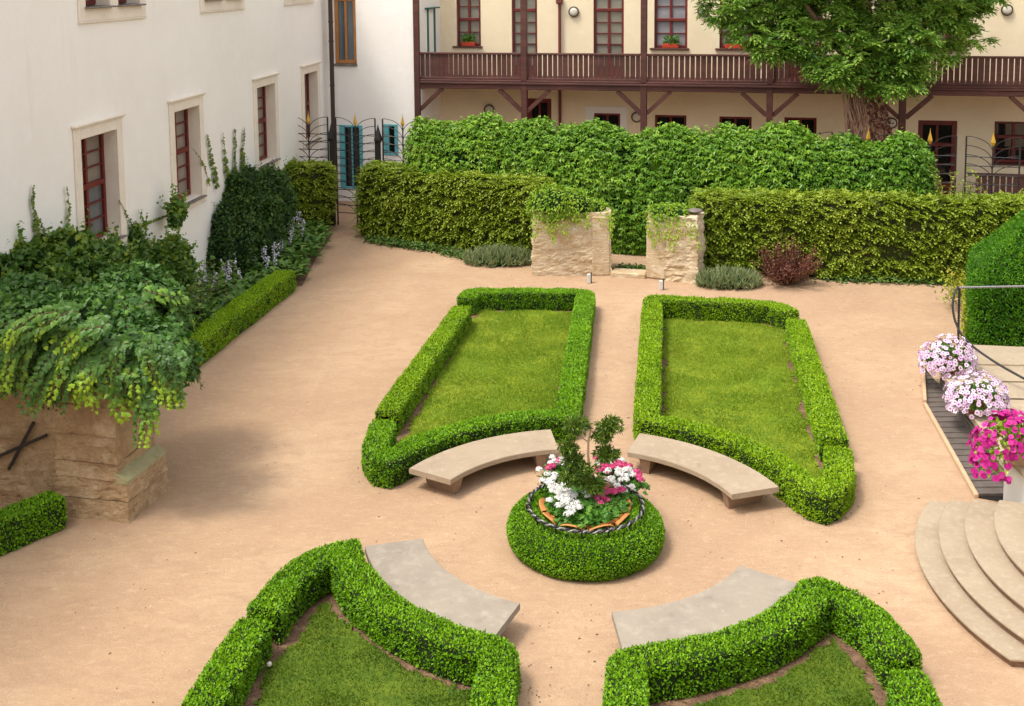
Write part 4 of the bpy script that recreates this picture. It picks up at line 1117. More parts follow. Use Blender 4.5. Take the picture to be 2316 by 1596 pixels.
def hornbeam(path, w, h, label, seed, sprays=90, holes=(), group='tall hornbeam hedges along the back of the garden', yellow=0.):
    V, F = sweep(path, w, h, .18, .22, 0, .05, seed)
    path = np.asarray(path, float)
    V = V + (unit(V-np.array([*path.mean(0), h*.5]))*((fnoise(V, 1.3, seed+2)-.5)*.22)[:, None])*[1, 1, .6]
    V[:, 2] = np.maximum(V[:, 2], 0)
    g = Geo(); cen = resample(path, .1)
    near = np.array([np.argmin(((cen-q[:2])**2).sum(1)) for q in V]); Vc = V.copy()
    Vc[:, :2] = cen[near]+(V[:, :2]-cen[near])*.80; Vc[:, 2] = V[:, 2]*.955
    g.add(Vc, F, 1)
    P, Nn = scatter(V, F, sprays)
    kp = (P[:, 2] > .10); P, Nn = P[kp], Nn[kp]
    # tiers: sprays gather in loose horizontal shelves
    ph = (P[:, 2]+.13*fnoise(P*[1, 1, .2], .9, seed)*2)/.21; fr_ = ph-np.floor(ph)
    side = np.abs(Nn[:, 2]) < .5
    kp = ~side | (fr_ < .66) | (rng.random(len(P)) < .45)
    for (hx, hy, hz_, hr, hh) in holes:
        dd = np.hypot(P[:, 0]-hx, P[:, 1]-hy); kp &= ~((dd < hr) & (np.abs(P[:, 2]-hz_) < hh) & (rng.random(len(P)) < .88))
    P, Nn = P[kp], Nn[kp]
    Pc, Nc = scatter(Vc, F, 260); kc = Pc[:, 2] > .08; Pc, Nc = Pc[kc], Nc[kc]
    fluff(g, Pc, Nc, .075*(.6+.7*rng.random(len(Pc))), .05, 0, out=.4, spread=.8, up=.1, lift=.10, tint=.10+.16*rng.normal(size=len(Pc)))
    n = len(P)
    ax = unit(Nn*[1, 1, .35]*1.0+rv(n)*[.9, .9, .25]+[0, 0, .03])         # twig direction
    lat = unit(np.cross(ax, np.array([0, 0, 1.])+rv(n)*.25)); upn = np.cross(lat, ax)
    q = 11; base_t = .20+.50*fnoise(P, 1.0, seed+4)+.10*rng.normal(size=n)+yellow
    for k in range(q):
        f = (k+.5)/q; sd = 1 if k % 2 else -1
        ln = .26*(f-.45)
        p = P+ax*ln+upn*(-.16*(f-.3)**2)[..., None] if False else P+ax*ln-np.array([0, 0, .14])*max(0, f-.4)**1.5
        D = unit(ax*.55+lat*sd*(.9 if k < q-1 else .05)-np.array([0, 0, .22])+rv(n)*.25)
        Nf = unit(upn+rv(n)*.35+[0, 0, .5])
        g.cards(p, D, Nf, .074*(.7+.6*rng.random(n)), .047, T_LEAF, 0, np.clip(base_t+.10*rng.normal(size=n)+.05, 0, 1))
    # upright young shoots on top
    P2, N2 = scatter(V, F, 9); kp = N2[:, 2] > .6; P2 = P2[kp]
    for p in P2:
        hh = .06+.20*rng.random()**2; m_ = 6; zz = np.linspace(-.03, hh, m_); pp = p+np.c_[rng.normal()*.3*zz, rng.normal()*.3*zz, zz]
        g.cards(pp, unit(rv(m_)*[1, 1, .2]+[0, 0, .35]), unit(rv(m_)*.4+[0, 0, 1.]), .06, .038, T_LEAF, 0, np.clip(.68+.15*rng.normal(size=m_), 0, 1))
    return solo('hornbeam_hedge', g, [M['horn'], M['horncore']], label, 'hedge', group, loc=(float(path[0][0]), float(path[0][1]), 0))
def offs(path, d):
    p = np.asarray(path, float); t = np.gradient(p, axis=0); t = unit(t); return p+np.c_[-t[:, 1], t[:, 0]]*d
hornbeam(offs([(-5.85, 27.55), (-4.66, 27.70)], .42), .85, 1.72, 'small hornbeam hedge in the corner left of the gate', 11, 150, yellow=.12)
mid = offs([(-3.85, 27.15), (-1.6, 26.0), (.45, 24.72)], .45)
hornbeam(mid, .9, 1.78, 'yellow green hornbeam hedge right of the gate, in front of the creeper', 12, 150, yellow=.02)
rgt = offs([(3.95, 23.42), (6.0, 23.1), (9.2, 22.62), (12.5, 22.1)], .5)
h1 = gp(2010, 610, 0); h2 = gp(1830, 600, 0)
hornbeam(rgt, 1.0, 1.72, 'long hornbeam hedge at the right behind the red barberry', 13, 150, yellow=.05,
         holes=[(8.05, 22.95, .62, .45, .13), (7.0, 23.0, .60, .38, .07), (8.6, 22.8, 1.18, .55, .05)])
# young shoots rising behind the right hedge, before the low railing
def shoots(name, label, pts, hgt, mats, leafL, n_each, seed, cat='plant', group=None, spread=.12, lean=.25):
    r = np.random.default_rng(seed); c = np.mean(np.array(pts), 0)
    t = thing(name, label, cat, (float(c[0]), float(c[1]), float(min(p[2] for p in pts))), group)
    gs, gl_ = Geo(), Geo()
    for p in pts:
        for q in range(n_each):
            h = hgt*(.55+.55*r.random()); b = np.array(p)+np.append(r.normal(size=2)*spread, 0); ln = r.normal(size=2)*lean
            z = np.linspace(0, 1, 9); path = b+np.c_[ln[0]*z**1.6*h, ln[1]*z**1.6*h, z*h]
            gs.tube(path, np.linspace(.008, .003, 9), 4)
            m_ = int(h/.045); zz = r.random(m_)**.8; pp = np.stack([np.interp(zz, z, path[:, k]) for k in range(3)], 1)
            D = unit(np.c_[r.normal(size=(m_, 2)), np.full(m_, .25)]); gl_.cards(pp, D, unit(r.normal(size=(m_, 3))*.4+[0, 0, 1.]), leafL*(.6+.6*r.random(m_)), leafL*.62, T_LEAF, 0, np.clip(.5+.22*r.normal(size=m_)+.25*(zz-.5), 0, 1))
    part('stems', gs, M['twig'], t); part('leaves', gl_, mats, t)
    return t
shoots('young_plant', 'yellow green shoots standing up behind the right hedge beside the fence', [yp(u, 440, 22.9) for u in (2120, 2150, 2170, 2185, 2205)], .55, M['horn'], .085, 3, 31)

# ground ivy along the foot of the hedges
g = Geo()
def strip(us_vs, n, jit=.16):
    p = np.array(gl(us_vs)); P = resample(p, .02); i = rng.integers(0, len(P), n); Q = P[i]+rng.normal(size=(n, 2))*jit
    return np.c_[Q, .01+.10*rng.random(n)]
P = np.r_[strip([(835, 545), (905, 556), (1000, 568), (1060, 585)], 1700, .12), strip([(1870, 628), (1960, 632), (2060, 634), (2150, 640)], 3000, .15), strip([(1395, 612), (1460, 614)], 500, .10)]
n = len(P)
g.cards(P, unit(rv(n)*[1, 1, .4]), unit(rv(n)*.5+[0, 0, 1.]), .085*(.6+.7*rng.random(n)), .06, T_LEAF, 0, np.clip(.45+.25*rng.normal(size=n), 0, 1))
solo('ground_ivy', g, M['cover'], 'ivy creeping on the sand along the foot of the hornbeam hedges', 'ground cover', kind='stuff')

# grey-green cushions and the barberry
def cushion(c, r, label, name, mats, n, L, W, seed, cat='shrub', group=None, up=.8, core='creepercore', tint0=.45):
    V, F = blob((c[0], c[1], r[2]*.35), (r[0], r[1], r[2]*.65), 26, 14, .06, 2.5, seed, .0); V[:, 2] = np.maximum(V[:, 2], 0)
    g = Geo(); Vc = np.array([c[0], c[1], 0])+(V-np.array([c[0], c[1], 0]))*.82; g.add(Vc, F, 1)
    P, Nn = scatter(V, F, n/(2*PI*r[0]*max(r[2], r[1])))
    kp = P[:, 2] > .02; P, Nn = P[kp], Nn[kp]; m_ = len(P)
    for q in range(3):
        fluff(g, P-Nn*.04*q, Nn, L*(.7+.6*rng.random(m_)), W, 0, out=.6, spread=.55, up=up, tint=tint0+.2*rng.normal(size=m_)+.3*(fnoise(P, 4, seed)-.5))
    return solo(name, g, [mats, M[core]], label, cat, group, loc=(float(c[0]), float(c[1]), 0))
c = gp(1130, 598); cushion((c[0], c[1]+.15), (.86, .46, .30), 'grey green cushion shrub left of the left stone pillar', 'cushion_shrub', M['lav'], 900, .16, .016, 41, group='grey green cushion shrubs beside the pillars')
c = gp(1650, 648); cushion((c[0], c[1]+.1), (.68, .42, .30), 'grey green cushion shrub between the right stone pillar and the barberry', 'cushion_shrub', M['lav'], 800, .16, .016, 42, group='grey green cushion shrubs beside the pillars')
def barberry():
    c = gp(1788, 652); t = thing('barberry', 'dark red barberry shrub in front of the right hornbeam hedge', 'shrub', (float(c[0]), float(c[1]+.3), 0))
    c = np.array([c[0], c[1]+.32, 0]); gs, g = Geo(), Geo()
    for q in range(105):
        a = rng.random()*2*PI; sp_ = rng.random()**.6*.82; h = (.45+.62*rng.random())*(1-.35*sp_)
        if sp_ < .25: h *= 1.1
        z = np.linspace(0, 1, 8); path = c+np.c_[math.cos(a)*sp_*(z**.8), math.sin(a)*sp_*(z**.8), h*z**1.1]
        gs.tube(path, np.linspace(.011, .003, 8), 4)
        m_ = 42; zz = .25+.75*rng.random(m_); pp = np.stack([np.interp(zz, z, path[:, k]) for k in range(3)], 1)+rng.normal(size=(m_, 3))*.04
        g.cards(pp, unit(rv(m_)+[0, 0, .3]), unit(rv(m_)*.6+[0, 0, 1.]), .05*(.7+.6*rng.random(m_)), .032, T_LEAF, 0, np.clip(.42+.24*rng.normal(size=m_)-.2*math.sin(a)*0, 0, 1))
    part('stems', gs, M['twig'], t); part('leaves', g, M['barb'], t)
barberry()

# ------------------------------------------------------------------ ruined stone pillars
def rough_block(a, b, th_, h, seed, amp=.05, taper=.0, topn=.10):
    "weathered masonry slab: front edge a->b, thickness away from the camera"
    a, b = np.array(a), np.array(b); L = np.linalg.norm(b-a); x = (b-a)/L; y = np.array([-x[1], x[0]])
    if y[1] < 0: y = -y
    g = Geo(); nx, nz, ny = int(L/.05), int(h/.04), max(3, int(th_/.06))
    per = [(i/nx*L, 0.) for i in range(nx)]+[(L, j/ny*th_) for j in range(ny)]+[(L-i/nx*L, th_) for i in range(nx)]+[(0, th_-j/ny*th_) for j in range(ny)]
    per = np.array(per); k = len(per); zs = np.linspace(0, h, nz+1)
    cen = np.array([L/2, th_/2]); V = []
    for z in zs:
        f = 1+.05*(1-z/h)**2-taper*z/h
        V.append(np.c_[cen+(per-cen)*[f, f], np.full(k, z)])
    V.append(np.c_[cen+(per-cen)*.5, np.full(k, h)])
    V = np.array(V).reshape(-1, 3); nl = len(zs)+1
    W = np.c_[a+V[:, :1]*x+V[:, 1:2]*y, V[:, 2]]
    d = np.c_[(unit(V[:, :2]-cen)@np.array([x, y])), np.zeros(len(V))]
    lay = fnoise(W*[1, 1, 3.2], 2.6, seed)-.5; fine = fnoise(W*[1, 1, 2.0], 9, seed+4)-.5
    W = W+d*(lay*amp*2.2+fine*amp*1.3)[:, None]
    W = W+d*((vnoise(W, 24, seed+6)-.5)*amp*.55)[:, None]
    W[:, 2] += np.where(V[:, 2] > h*.97, (fnoise(W*[1, 1, 0], 3., seed+8)-.5)*2*topn, 0)
    i = np.arange(nl-1)[:, None]*k; j = np.arange(k)[None]; j2 = (j+1) % k
    g.add(W, np.stack([i+j, i+j2, i+k+j2, i+k+j], -1).reshape(-1, 4))
    g.add(W[-k:], [list(range(k))])
    return g, x, y
pLb = gp(1207, 624)[:2]; pLe = gp(1381, 623)[:2]
tL = thing('stone_pillar', 'wide pale ruined stone pillar with creeper on its top, left of the gap', 'pillar', (float(pLb[0]), float(pLb[1]), 0), 'ruined stone pillars of the old doorway')
g, xL, yL = rough_block(pLb, pLe, .55, 1.38, 51); part('masonry', g, M['ruin'], tL, smooth=False)
g = Geo(); fr = (np.append(pLe, 0)-np.append(xL, 0)*.40, xL, yL); g.box(fr, 0, .38, -.035, .30, .02, 1.30, 0, .02); part('door_jamb', g, M['ruin'], tL, 'smooth dressed jamb stone')
pRb = gp(1467, 628)[:2]; pRe = gp(1577, 650)[:2]; pRe = np.array([pRe[0], pRe[1]])
pRb = np.array([2.86, 23.18]); pRe = np.array([3.84, 22.72])
tR = thing('stone_pillar', 'narrow pale ruined stone pillar with creeper on its top, right of the gap', 'pillar', (2.86, 23.18, 0), 'ruined stone pillars of the old doorway')
g, xR, yR = rough_block(pRb, pRe, .55, 1.42, 57); part('masonry', g, M['ruin'], tR)
g = Geo(); fr = (np.append(pRb, 0), xR, yR); g.box(fr, -.02, .40, -.03, .25, .02, 1.25, 0, .02); part('door_jamb', g, M['ruin'], tR, 'smooth dressed jamb stone')
g = Geo(); V, F = blob((*(pRe+np.array(yR)*.25-xR*.12), 1.50), (.17, .16, .05), 16, 8, .02); g.add(V, F); part('cap_stone', g, M['sill'], tR, smooth=True)
g = Geo(); s0 = np.append(pLe, 0); e_ = np.append(pRb, 0); dx = unit((e_-s0)[None])[0]; g.box((s0, dx[:2], (-dx[1], dx[0])), .02, np.linalg.norm(e_-s0)-.03, -.10, .28, -.02, .11, 0, .02)
solo('door_sill', g, M['ruin'], 'pale stone sill on the ground between the two ruined pillars', 'sill stone', loc=tuple(s0))
def topcreeper(label, spots, seed, n, hang, loc):
    g = Geo(); gs = Geo(); r = np.random.default_rng(seed)
    for (p, rr, hh) in spots:
        V, F = blob(p, (rr[0], rr[1], hh), 22, 12, .06, 3, seed); g.add(np.array(p)+(V-np.array(p))*.8, F, 1)
        P, Nn = scatter(V, F, n); m_ = len(P)
        D = unit(Nn*.5+rv(m_)*.5+[0, 0, -.5]); g.cards(P, D, unit(Nn*.6+rv(m_)*.4+[0, 0, .6]), .075*(.6+.7*r.random(m_)), .045, T_LEAF, 0, np.clip(.42+.22*r.normal(size=m_)+.4*(fnoise(P, 3, seed)-.5), 0, 1))
    for (p, ln) in hang:
        m_ = int(ln/.016); z = np.linspace(0, 1, 8); sw = r.normal()*.10
        path = np.array(p)+np.c_[sw*z*ln, -.04-.05*np.sin(z*2)+0*z, -z*ln]
        gs.tube(path, .004, 4); zz = r.random(m_); pp = np.stack([np.interp(zz, z, path[:, k]) for k in range(3)], 1)+r.normal(size=(m_, 3))*.028
        g.cards(pp, unit(rv(m_)*.6+[0, -.3, -.7]), unit(rv(m_)*.5+[0, -.7, .6]), .07*(.6+.6*r.random(m_)), .034, T_LEAF, 0, np.clip(.55+.2*r.normal(size=m_)+.2*zz, 0, 1))
    t = thing('pillar_creeper', label, 'creeper', loc, 'creepers hanging over the ruined pillars')
    part('foliage', g, [M['creeperlight'], M['creepercore']], t)
def along(a, x, y, s, d, z): return np.append(np.array(a)+x*s+y*d, z)
LL = np.linalg.norm(pLe-pLb)
topcreeper('light green creeper cushion hanging over the wide left pillar', [(along(pLb, xL, yL, .42, .25, 1.52), (.54, .44, .30), .42), (along(pLb, xL, yL, .85, .3, 1.48), (.48, .42, .28), .36), (along(pLb, xL, yL, 1.25, .42, 1.38), (.45, .25, .2), .16)], 61, 620,
           [(along(pLb, xL, yL, s, -.06, 1.36+.1*random.random()), l) for s, l in ((.0, .55), (.08, .5), (.2, .35), (.3, .42), (.38, .62), (.45, .58), (.55, .3), (.65, .42), (.72, .5), (.85, .28), (1.0, .25), (1.12, .32), (1.2, .3), (1.45, .25), (1.6, .38), (1.66, .55), (1.7, .3))], (float(pLb[0]), float(pLb[1]), 1.3))
topcreeper('light green creeper hanging over the narrow right pillar', [(along(pRb, xR, yR, .25, .22, 1.40), (.36, .32, .2), .18), (along(pRb, xR, yR, .62, .25, 1.42), (.36, .30, .2), .17)], 62, 620,
           [(along(pRb, xR, yR, s, -.06, 1.34), l) for s, l in ((.0, .5), (.06, .35), (.14, .62), (.22, .5), (.3, .3), (.4, .45), (.48, .6), (.56, .35), (.66, .42), (.72, .62), (.82, .3), (.95, .4), (1.03, .55))], (2.86, 23.18, 1.3))
for u, v, lab in ((1333, 640, 'small pale bollard light in front of the left stone pillar'), (1496, 655, 'small pale bollard light in front of the right stone pillar')):
    p = gp(u, v); t = thing('bollard_light', lab, 'bollard light', (float(p[0]), float(p[1]), 0), 'pale bollard lights before the pillars'); fr = (np.append(p[:2], 0), (1, 0), (0, 1))
    g = Geo(); g.box(fr, -.05, .03, -.04, .04, 0, .20, 0, .012); part('body', g, M['post'], t)
    g = Geo(); g.box(fr, .032, .048, -.035, .035, 0, .23, 0, .004); part('back_plate', g, M['iron'], t)

# ------------------------------------------------------------------ big tree in front of the balcony
TY = 26.7
tr = thing('tree', 'large leafy tree with thick ivy-stemmed trunk in front of the balcony', 'tree', (*yp(1962, 320, TY)[:2], 0))
def ty(u, v, dy=0.): return yp(u, v, TY+dy)
b0 = ty(1962, 320); path = [np.array([b0[0]+.05, TY, 0]), np.array([b0[0]+.02, TY, 1.2]), b0, ty(1957, 255), ty(1948, 205), ty(1950, 160), ty(1962, 120), ty(1955, 60), ty(1940, -20), ty(1930, -120)]
P = resample(path, .12); n = len(P); zz = P[:, 2]
g = Geo(); rad = np.interp(zz, [0, .5, 2.5, 3.4, 3.9, 5, 7.5], [.62, .52, .47, .45, .40, .26, .10])
g.tube(P, rad, 22)
Vt = g.V[0]; C = P[np.repeat(np.arange(n), 22)]; dd = unit(Vt-C)
g.V[0] = Vt+dd*((fnoise(Vt*[1, 1, .35], 3.5, 71)-.5)*.16+(fnoise(Vt*[1, 1, .5], 10, 72)-.5)*.06)[:, None]
limbs = [((1930, 215), (1905, 185), (1840, 130), (1770, 80)), ((1950, 170), (1900, 110), (1850, 50), (1800, -20)), ((1962, 130), (2010, 110), (2060, 70), (2120, 30)), ((1965, 160), (2010, 150), (2055, 150), (2075, 165)), ((1945, 190), (1910, 170), (1890, 160), (1870, 150)), ((1958, 90), (1990, 40), (2040, -40), (2100, -110))]
for L_ in limbs:
    q = resample([ty(*L_[0]), ty(*L_[1], -.25), ty(*L_[2], -.4), ty(*L_[3], -.4)], .12); g.tube(q, np.linspace(.15, .035, len(q)), 8)
part('trunk', g, M['bark'], tr, smooth=True)
g = Geo(); r_ = np.random.default_rng(5)
for q in range(95):            # dry ivy stems gripping the bark
    a0 = r_.uniform(-PI, 0); z0 = r_.uniform(1.8, 2.6); ln = r_.uniform(.6, 1.9); z = np.linspace(z0, min(z0+ln, 4.4), 14)
    a_ = a0+r_.normal()*.35*(z-z0)+.15*np.sin(z*3+q); cx_ = np.interp(z, P[:, 2], P[:, 0]); rr = np.interp(z, P[:, 2], rad)*1.04+.015
    g.tube(np.c_[cx_+rr*np.cos(a_), TY+rr*np.sin(a_), z], r_.uniform(.006, .016), 4)
m_ = 1500; z = r_.uniform(1.9, 4.2, m_); a_ = r_.uniform(-1.75, .3, m_); cx_ = np.interp(z, P[:, 2], P[:, 0]); rr = np.interp(z, P[:, 2], rad)+.03+.10*r_.random(m_)**2
pp = np.c_[cx_+rr*np.cos(a_), TY+rr*np.sin(a_), z]
g.cards(pp, unit(rv(m_)*.7+[0, 0, -.7]), unit(np.c_[np.cos(a_), np.sin(a_), np.zeros(m_)]+rv(m_)*.5), .07*(.5+.8*r_.random(m_)), .045, T_LEAF, 1, np.clip(.35+.25*r_.normal(size=m_), 0, 1))
part('dry_ivy', g, [M['deadivy'], M['barb']], tr)
clumps = [(1650, 22, .62, -.3), (1690, 75, .50, -.5), (1742, 110, .48, -.6), (1760, 35, .75, 0), (1820, 95, .70, -.5), (1865, 30, .8, -.2), (1800, 10, .7, .8), (1905, 75, .6, -.6), (1868, 165, .42, -1.0), (1905, 160, .45, -1.1), (1935, 185, .30, -1.1), (1950, 120, .5, -.9), (1975, 30, .8, 0), (2020, 80, .65, -.7), (2060, 105, .62, -.9), (2075, 30, .75, -.2), (2130, 35, .6, -.2), (2120, 80, .5, -.3), (2135, 120, .36, -.1), (2170, 55, .36, 0), (2205, 85, .34, .1), (2055, 185, .36, -1.0), (2015, 195, .32, -1.0), (2078, 165, .36, -.9), (2025, 150, .38, -.9), (2190, 15, .5, .2), (2215, -5, .5, .2), (1995, 205, .26, -1.),
          (1700, -60, .8, 0), (1800, -90, .9, -.6), (1900, -70, .9, -.8), (2000, -80, .9, -.8), (2100, -70, .9, -.4), (1850, -170, .9, 0), (1960, -190, .9, 0), (2060, -170, .9, 0), (1950, -90, 1., .9), (1800, -40, .8, 1.2), (2080, -30, .8, 1.2), (1600, -40, .6, 0), (2200, -90, .7, 0)]
g = Geo()
for ci, (u, v, r_c, dy) in enumerate(clumps):
    c = ty(u, v, dy); ns = max(6, int(42*r_c**2/.4)); d = rv(ns); d[:, 2] = d[:, 2]*.85+.15
    S = c+d*r_c*(.45+.55*rng.random((ns, 1))**.5)*[1., 1., .78]
    bt0 = .34+.50*fnoise(S, 1.2, 4)+.12*rng.normal(size=ns)
    for si in range(ns):            # a shoot tip with leaves spreading round it
        nl = 9; az = rng.random(nl)*2*PI; el = rng.uniform(-.55, .75, nl)
        ax = unit(np.c_[np.cos(az)*np.cos(el), np.sin(az)*np.cos(el), np.sin(el)]+d[si]*.45); B = S[si]+rv(nl)*.05
        lat = unit(np.cross(ax, np.array([0, 0, 1.])+rv(nl)*.3)); up = np.cross(lat, ax); bt = bt0[si]+.08*rng.normal(size=nl)
        for k in range(7):
            f = (k//2)/3.; sd = (1 if k % 2 else -1) if k < 6 else 0
            p = B+ax*(.03+.15*f)-np.array([0, 0, .08])*f**2
            D = unit(ax*(.6 if sd else 1.)+lat*sd*.85+np.array([0, 0, -.28])+rv(nl)*.18)
            g.cards(p, D, unit(up+rv(nl)*.3+[0, 0, .4]), .138*(.75+.45*rng.random(nl)), .056, T_LEAF, 0, np.clip(bt+.07*rng.normal(size=nl), 0, 1))
part('crown', g, M['tree'], tr)

# ------------------------------------------------------------------ left bed: box edging, shrubs on the white wall, hostas
e = np.array(gp(662, 628, .38)[:2]); lh = [(-4.74, 22.52), (-5.52, 17.70), (-5.86, 15.6)]
hedge('box_hedge', resample(lh, .3), 'long low box hedge edging the planted bed along the white wall', w=.44, h=.40, seed=21, mats=[M['boxy'], M['boxcore']], group=None)
hedge('box_hedge', pl((128, 1122), (0, 1172), (-190, 1248)), 'short low box hedge in front of the brown stone pier', w=.36, h=.37, seed=22, dens=5600, group=None)
g = Geo(); g.add([(-4.95, 22.6, .004), (-5.75, 17.6, .004), (-6.1, 14.2, .004), (-7.5, 14.0, .004), (-5.85, 27.3, .004), (-4.55, 27.6, .004), (-4.55, 25, .004), (-4.45, 22.8, .004)], [list(range(8))])
solo('soil', g, M['soil'], None, None, kind='structure')
def wallx(Y): return -5.303-.1274*(31.312-Y)
# hostas
hb = thing('hosta_bed', 'bed of broad leaved hostas with pale lilac flower stalks below the white wall', 'flower bed', (-5.2, 23.5, 0))
g, gf, gst = Geo(), Geo(), Geo(); r_ = np.random.default_rng(8); cnt = 0
for Y in np.arange(18.2, 27.4, .27):
    xr = -4.98+(Y-22.5)*.157 if Y < 22.6 else np.interp(Y, [22.6, 23.5, 26, 27.4], [-4.62, -4.50, -4.45, -4.75])
    xl = max(wallx(Y)+.35, xr-1.25)
    for X in np.arange(xl, xr, .27):
        p = np.array([X+r_.normal()*.07, Y+r_.normal()*.07, .03]); hgt = .26+.10*r_.random()
        k = 15; a_ = r_.random(k)*2*PI; el = r_.uniform(.25, 1.0, k)
        D = np.c_[np.cos(a_)*np.cos(el), np.sin(a_)*np.cos(el), np.sin(el)*.8]
        g.cards(p+np.c_[np.zeros((k, 2)), hgt*.6*r_.random(k)+.05]+D*.08, D*[1, 1, .55], np.c_[-np.cos(a_)*.35, -np.sin(a_)*.35, np.ones(k)], .23*(.7+.5*r_.random(k)), .12*(.8+.4*r_.random(k)), T_LONG, 0, np.clip(.42+.20*r_.normal(size=k)+.25*(r_.random()-.5), 0, 1))
        if X < xr-.45 and r_.random() < .40 and Y > 19.8:
            for q in range(2):
                h = .50+.26*r_.random(); z = np.linspace(.1, h, 6); ln = r_.normal(size=2)*.12; pa = p+np.c_[ln[0]*z, ln[1]*z, z]
                gst.tube(pa, .005, 4); m_ = 20; zz = r_.uniform(.52, 1, m_); pp = np.stack([np.interp(zz*h, z, pa[:, kk]) for kk in range(3)], 1)
                gf.cards(pp, unit(rv(m_)*[1, 1, .5]+[0, 0, -.3]), rv(m_), .052, .034, T_LEAF, 0, r_.random(m_))
part('leaves', g, M['hosta'], hb)
for f, t_, _ in gf.F: gst.add(np.zeros((0, 3)), np.zeros((0, 3)))
k0 = gst.n
for V_ in gf.V: gst.V.append(V_); gst.n += len(V_)
for f, m2, tt_ in gf.F: gst.F.append((f+k0, 1, tt_))
part('flower_stalks', gst, [M['hosta'], M['lilac']], hb)

def bush(name, label, blobs, mats, core, n, L, W, seed, tpl=T_LEAF, cat='shrub', group=None, droop=0., tint0=.40, loc=None, shell=3, yel=None):
    g = Geo(); rr_ = np.random.default_rng(seed); sub = []
    for (c, r) in blobs:
        sub.append((np.array(c, float), np.array(r, float)*.66))
        for q in range(9):
            d_ = rr_.normal(size=3); d_ /= np.linalg.norm(d_); c_ = np.array(c)+d_*np.array(r)*.66; c_[2] = max(c_[2], .1)
            sub.append((c_, np.array(r)*rr_.uniform(.30, .48)))
    for (c, r) in sub:
        V, F = blob(c, r, 22, 14, .35*min(r), 1.6/min(r), seed, 0.0) if True else blob(c, r, 40, 26, .62*min(r), 1.35/min(r), seed, 0.0); c = np.array(c, float); g.add(c+(V-c)*.72, F, 1)
        P, Nn = scatter(V, F, n); kp = (P[:, 2] > .03) & ((fnoise(P, 4.5, seed+9) > .44) | (rng.random(len(P)) < .35)); P, Nn = P[kp], Nn[kp]; m_ = len(P)
        for q in range(shell):
            t = tint0+.42*(fnoise(P, 1.8, seed+2)-.5)*1.5+.15*rng.normal(size=m_)
            if yel: t = t+yel*(fnoise(P, 2.6, seed+6) > .6)
            fluff(g, P+Nn*(.05-.07*q)*rng.random((m_, 1)), Nn, L*(.65+.7*rng.random(m_)), W*(.7+.6*rng.random(m_)), 0, tpl, out=.5, spread=.75, up=.1-droop, tint=t)
    for (c, r) in sub:           # stray shoots break the outline
        for q in range(3):
            a_ = rng.uniform(-PI, PI); el = rng.uniform(-.1, 1.3); d_ = np.array([math.cos(a_)*math.cos(el), math.sin(a_)*math.cos(el), math.sin(el)])
            p0 = np.array(c)+d_*np.array(r)*.95; k = rng.integers(5, 12); s_ = np.linspace(0, 1, k)[:, None]; ln = rng.uniform(.12, .38)
            pp = p0+(d_*.7+[0, 0, .5])*ln*s_+rv(k)*.02
            g.cards(pp, unit(rv(k)+[0, 0, -.2]), unit(rv(k)*.5+[0, -.3, .8]), L*(1.05-.5*s_[:, 0]), W*(1.05-.5*s_[:, 0]), tpl, 0, np.clip(tint0+.2+.15*rng.normal(size=k), 0, 1))
    c0 = loc or (float(blobs[0][0][0]), float(blobs[0][0][1]), 0)
    return solo(name, g, [mats, core], label, cat, group, loc=c0)
def onw(u, v, off=.1):
    return vp(u, v, C0+np.append(np.array(FL[2])*off, 0), np.array(FL[1]))
c = yp(540, 500, 23.5)
bush('dark_shrub', 'dense dark green shrub against the white wall, behind the lilac flowers', [((c[0]+.10, c[1], .70), (.62, .70, .72)), ((c[0]-.02, c[1]+.55, 1.72), (.50, .62, .62)), ((c[0]+.28, c[1]+.75, 1.15), (.48, .5, .7)), ((c[0]-.22, c[1]-.45, .8), (.42, .5, .75)), ((c[0]-.2, c[1]+.1, 1.25), (.4, .5, .5)), ((c[0]+.42, c[1]+1.9, 1.25), (.45, .7, .75)), ((c[0]+.30, c[1]+1.6, 1.75), (.42, .6, .5)), ((c[0]+.45, c[1]+.5, .75), (.42, .6, .6))], M['darkivy'], M['ivycore'], 330, .075, .05, 81)
c = yp(345, 560, 19.6)
bush('wall_climber', 'climbing vine on the white wall between the two nearest windows', [((c[0]-.05, c[1], .75), (.48, .45, .85)), ((c[0]+.20, c[1]+.35, 1.35), (.33, .38, .52)), ((c[0]-.20, c[1]-.2, 1.50), (.24, .3, .55)), ((c[0]+.30, c[1]+.2, .75), (.35, .4, .6)), ((c[0]+.05, c[1]+.1, 1.15), (.42, .4, .5)), ((c[0]+.38, c[1]+.3, 1.10), (.25, .3, .35)), (tuple(yp(397, 485, 20.6)), (.17, .2, .26))], M['vine'], M['ivycore'], 260, .095, .085, 82, T_IVY, group='climbing vines on the white wall', yel=.25)
A = [((yp(40, 640, 16.4)), (.75, .5, .70)), ((yp(140, 610, 16.6)), (.62, .5, .62)), ((yp(215, 620, 17.0)), (.50, .5, .66)), (yp(235, 690, 16.6), (.6, .5, .75)), (yp(100, 720, 15.8), (.8, .6, .75)), (yp(-60, 690, 15.4), (.7, .6, .8)), (yp(85, 600, 16.8), (.5, .4, .45)), (yp(180, 590, 17.2), (.5, .4, .45)), (yp(20, 610, 16.0), (.5, .4, .5)), (yp(150, 660, 16.3), (.7, .5, .6)), (yp(270, 660, 17.2), (.4, .4, .55)), (yp(250, 590, 17.8), (.35, .35, .35))]
bush('wall_climber', 'climbing vine below the nearest window at the left edge, with shoots up the white wall', [(tuple(a), b) for a, b in A], M['vine'], M['ivycore'], 240, .095, .085, 83, T_IVY, group='climbing vines on the white wall', yel=.22)
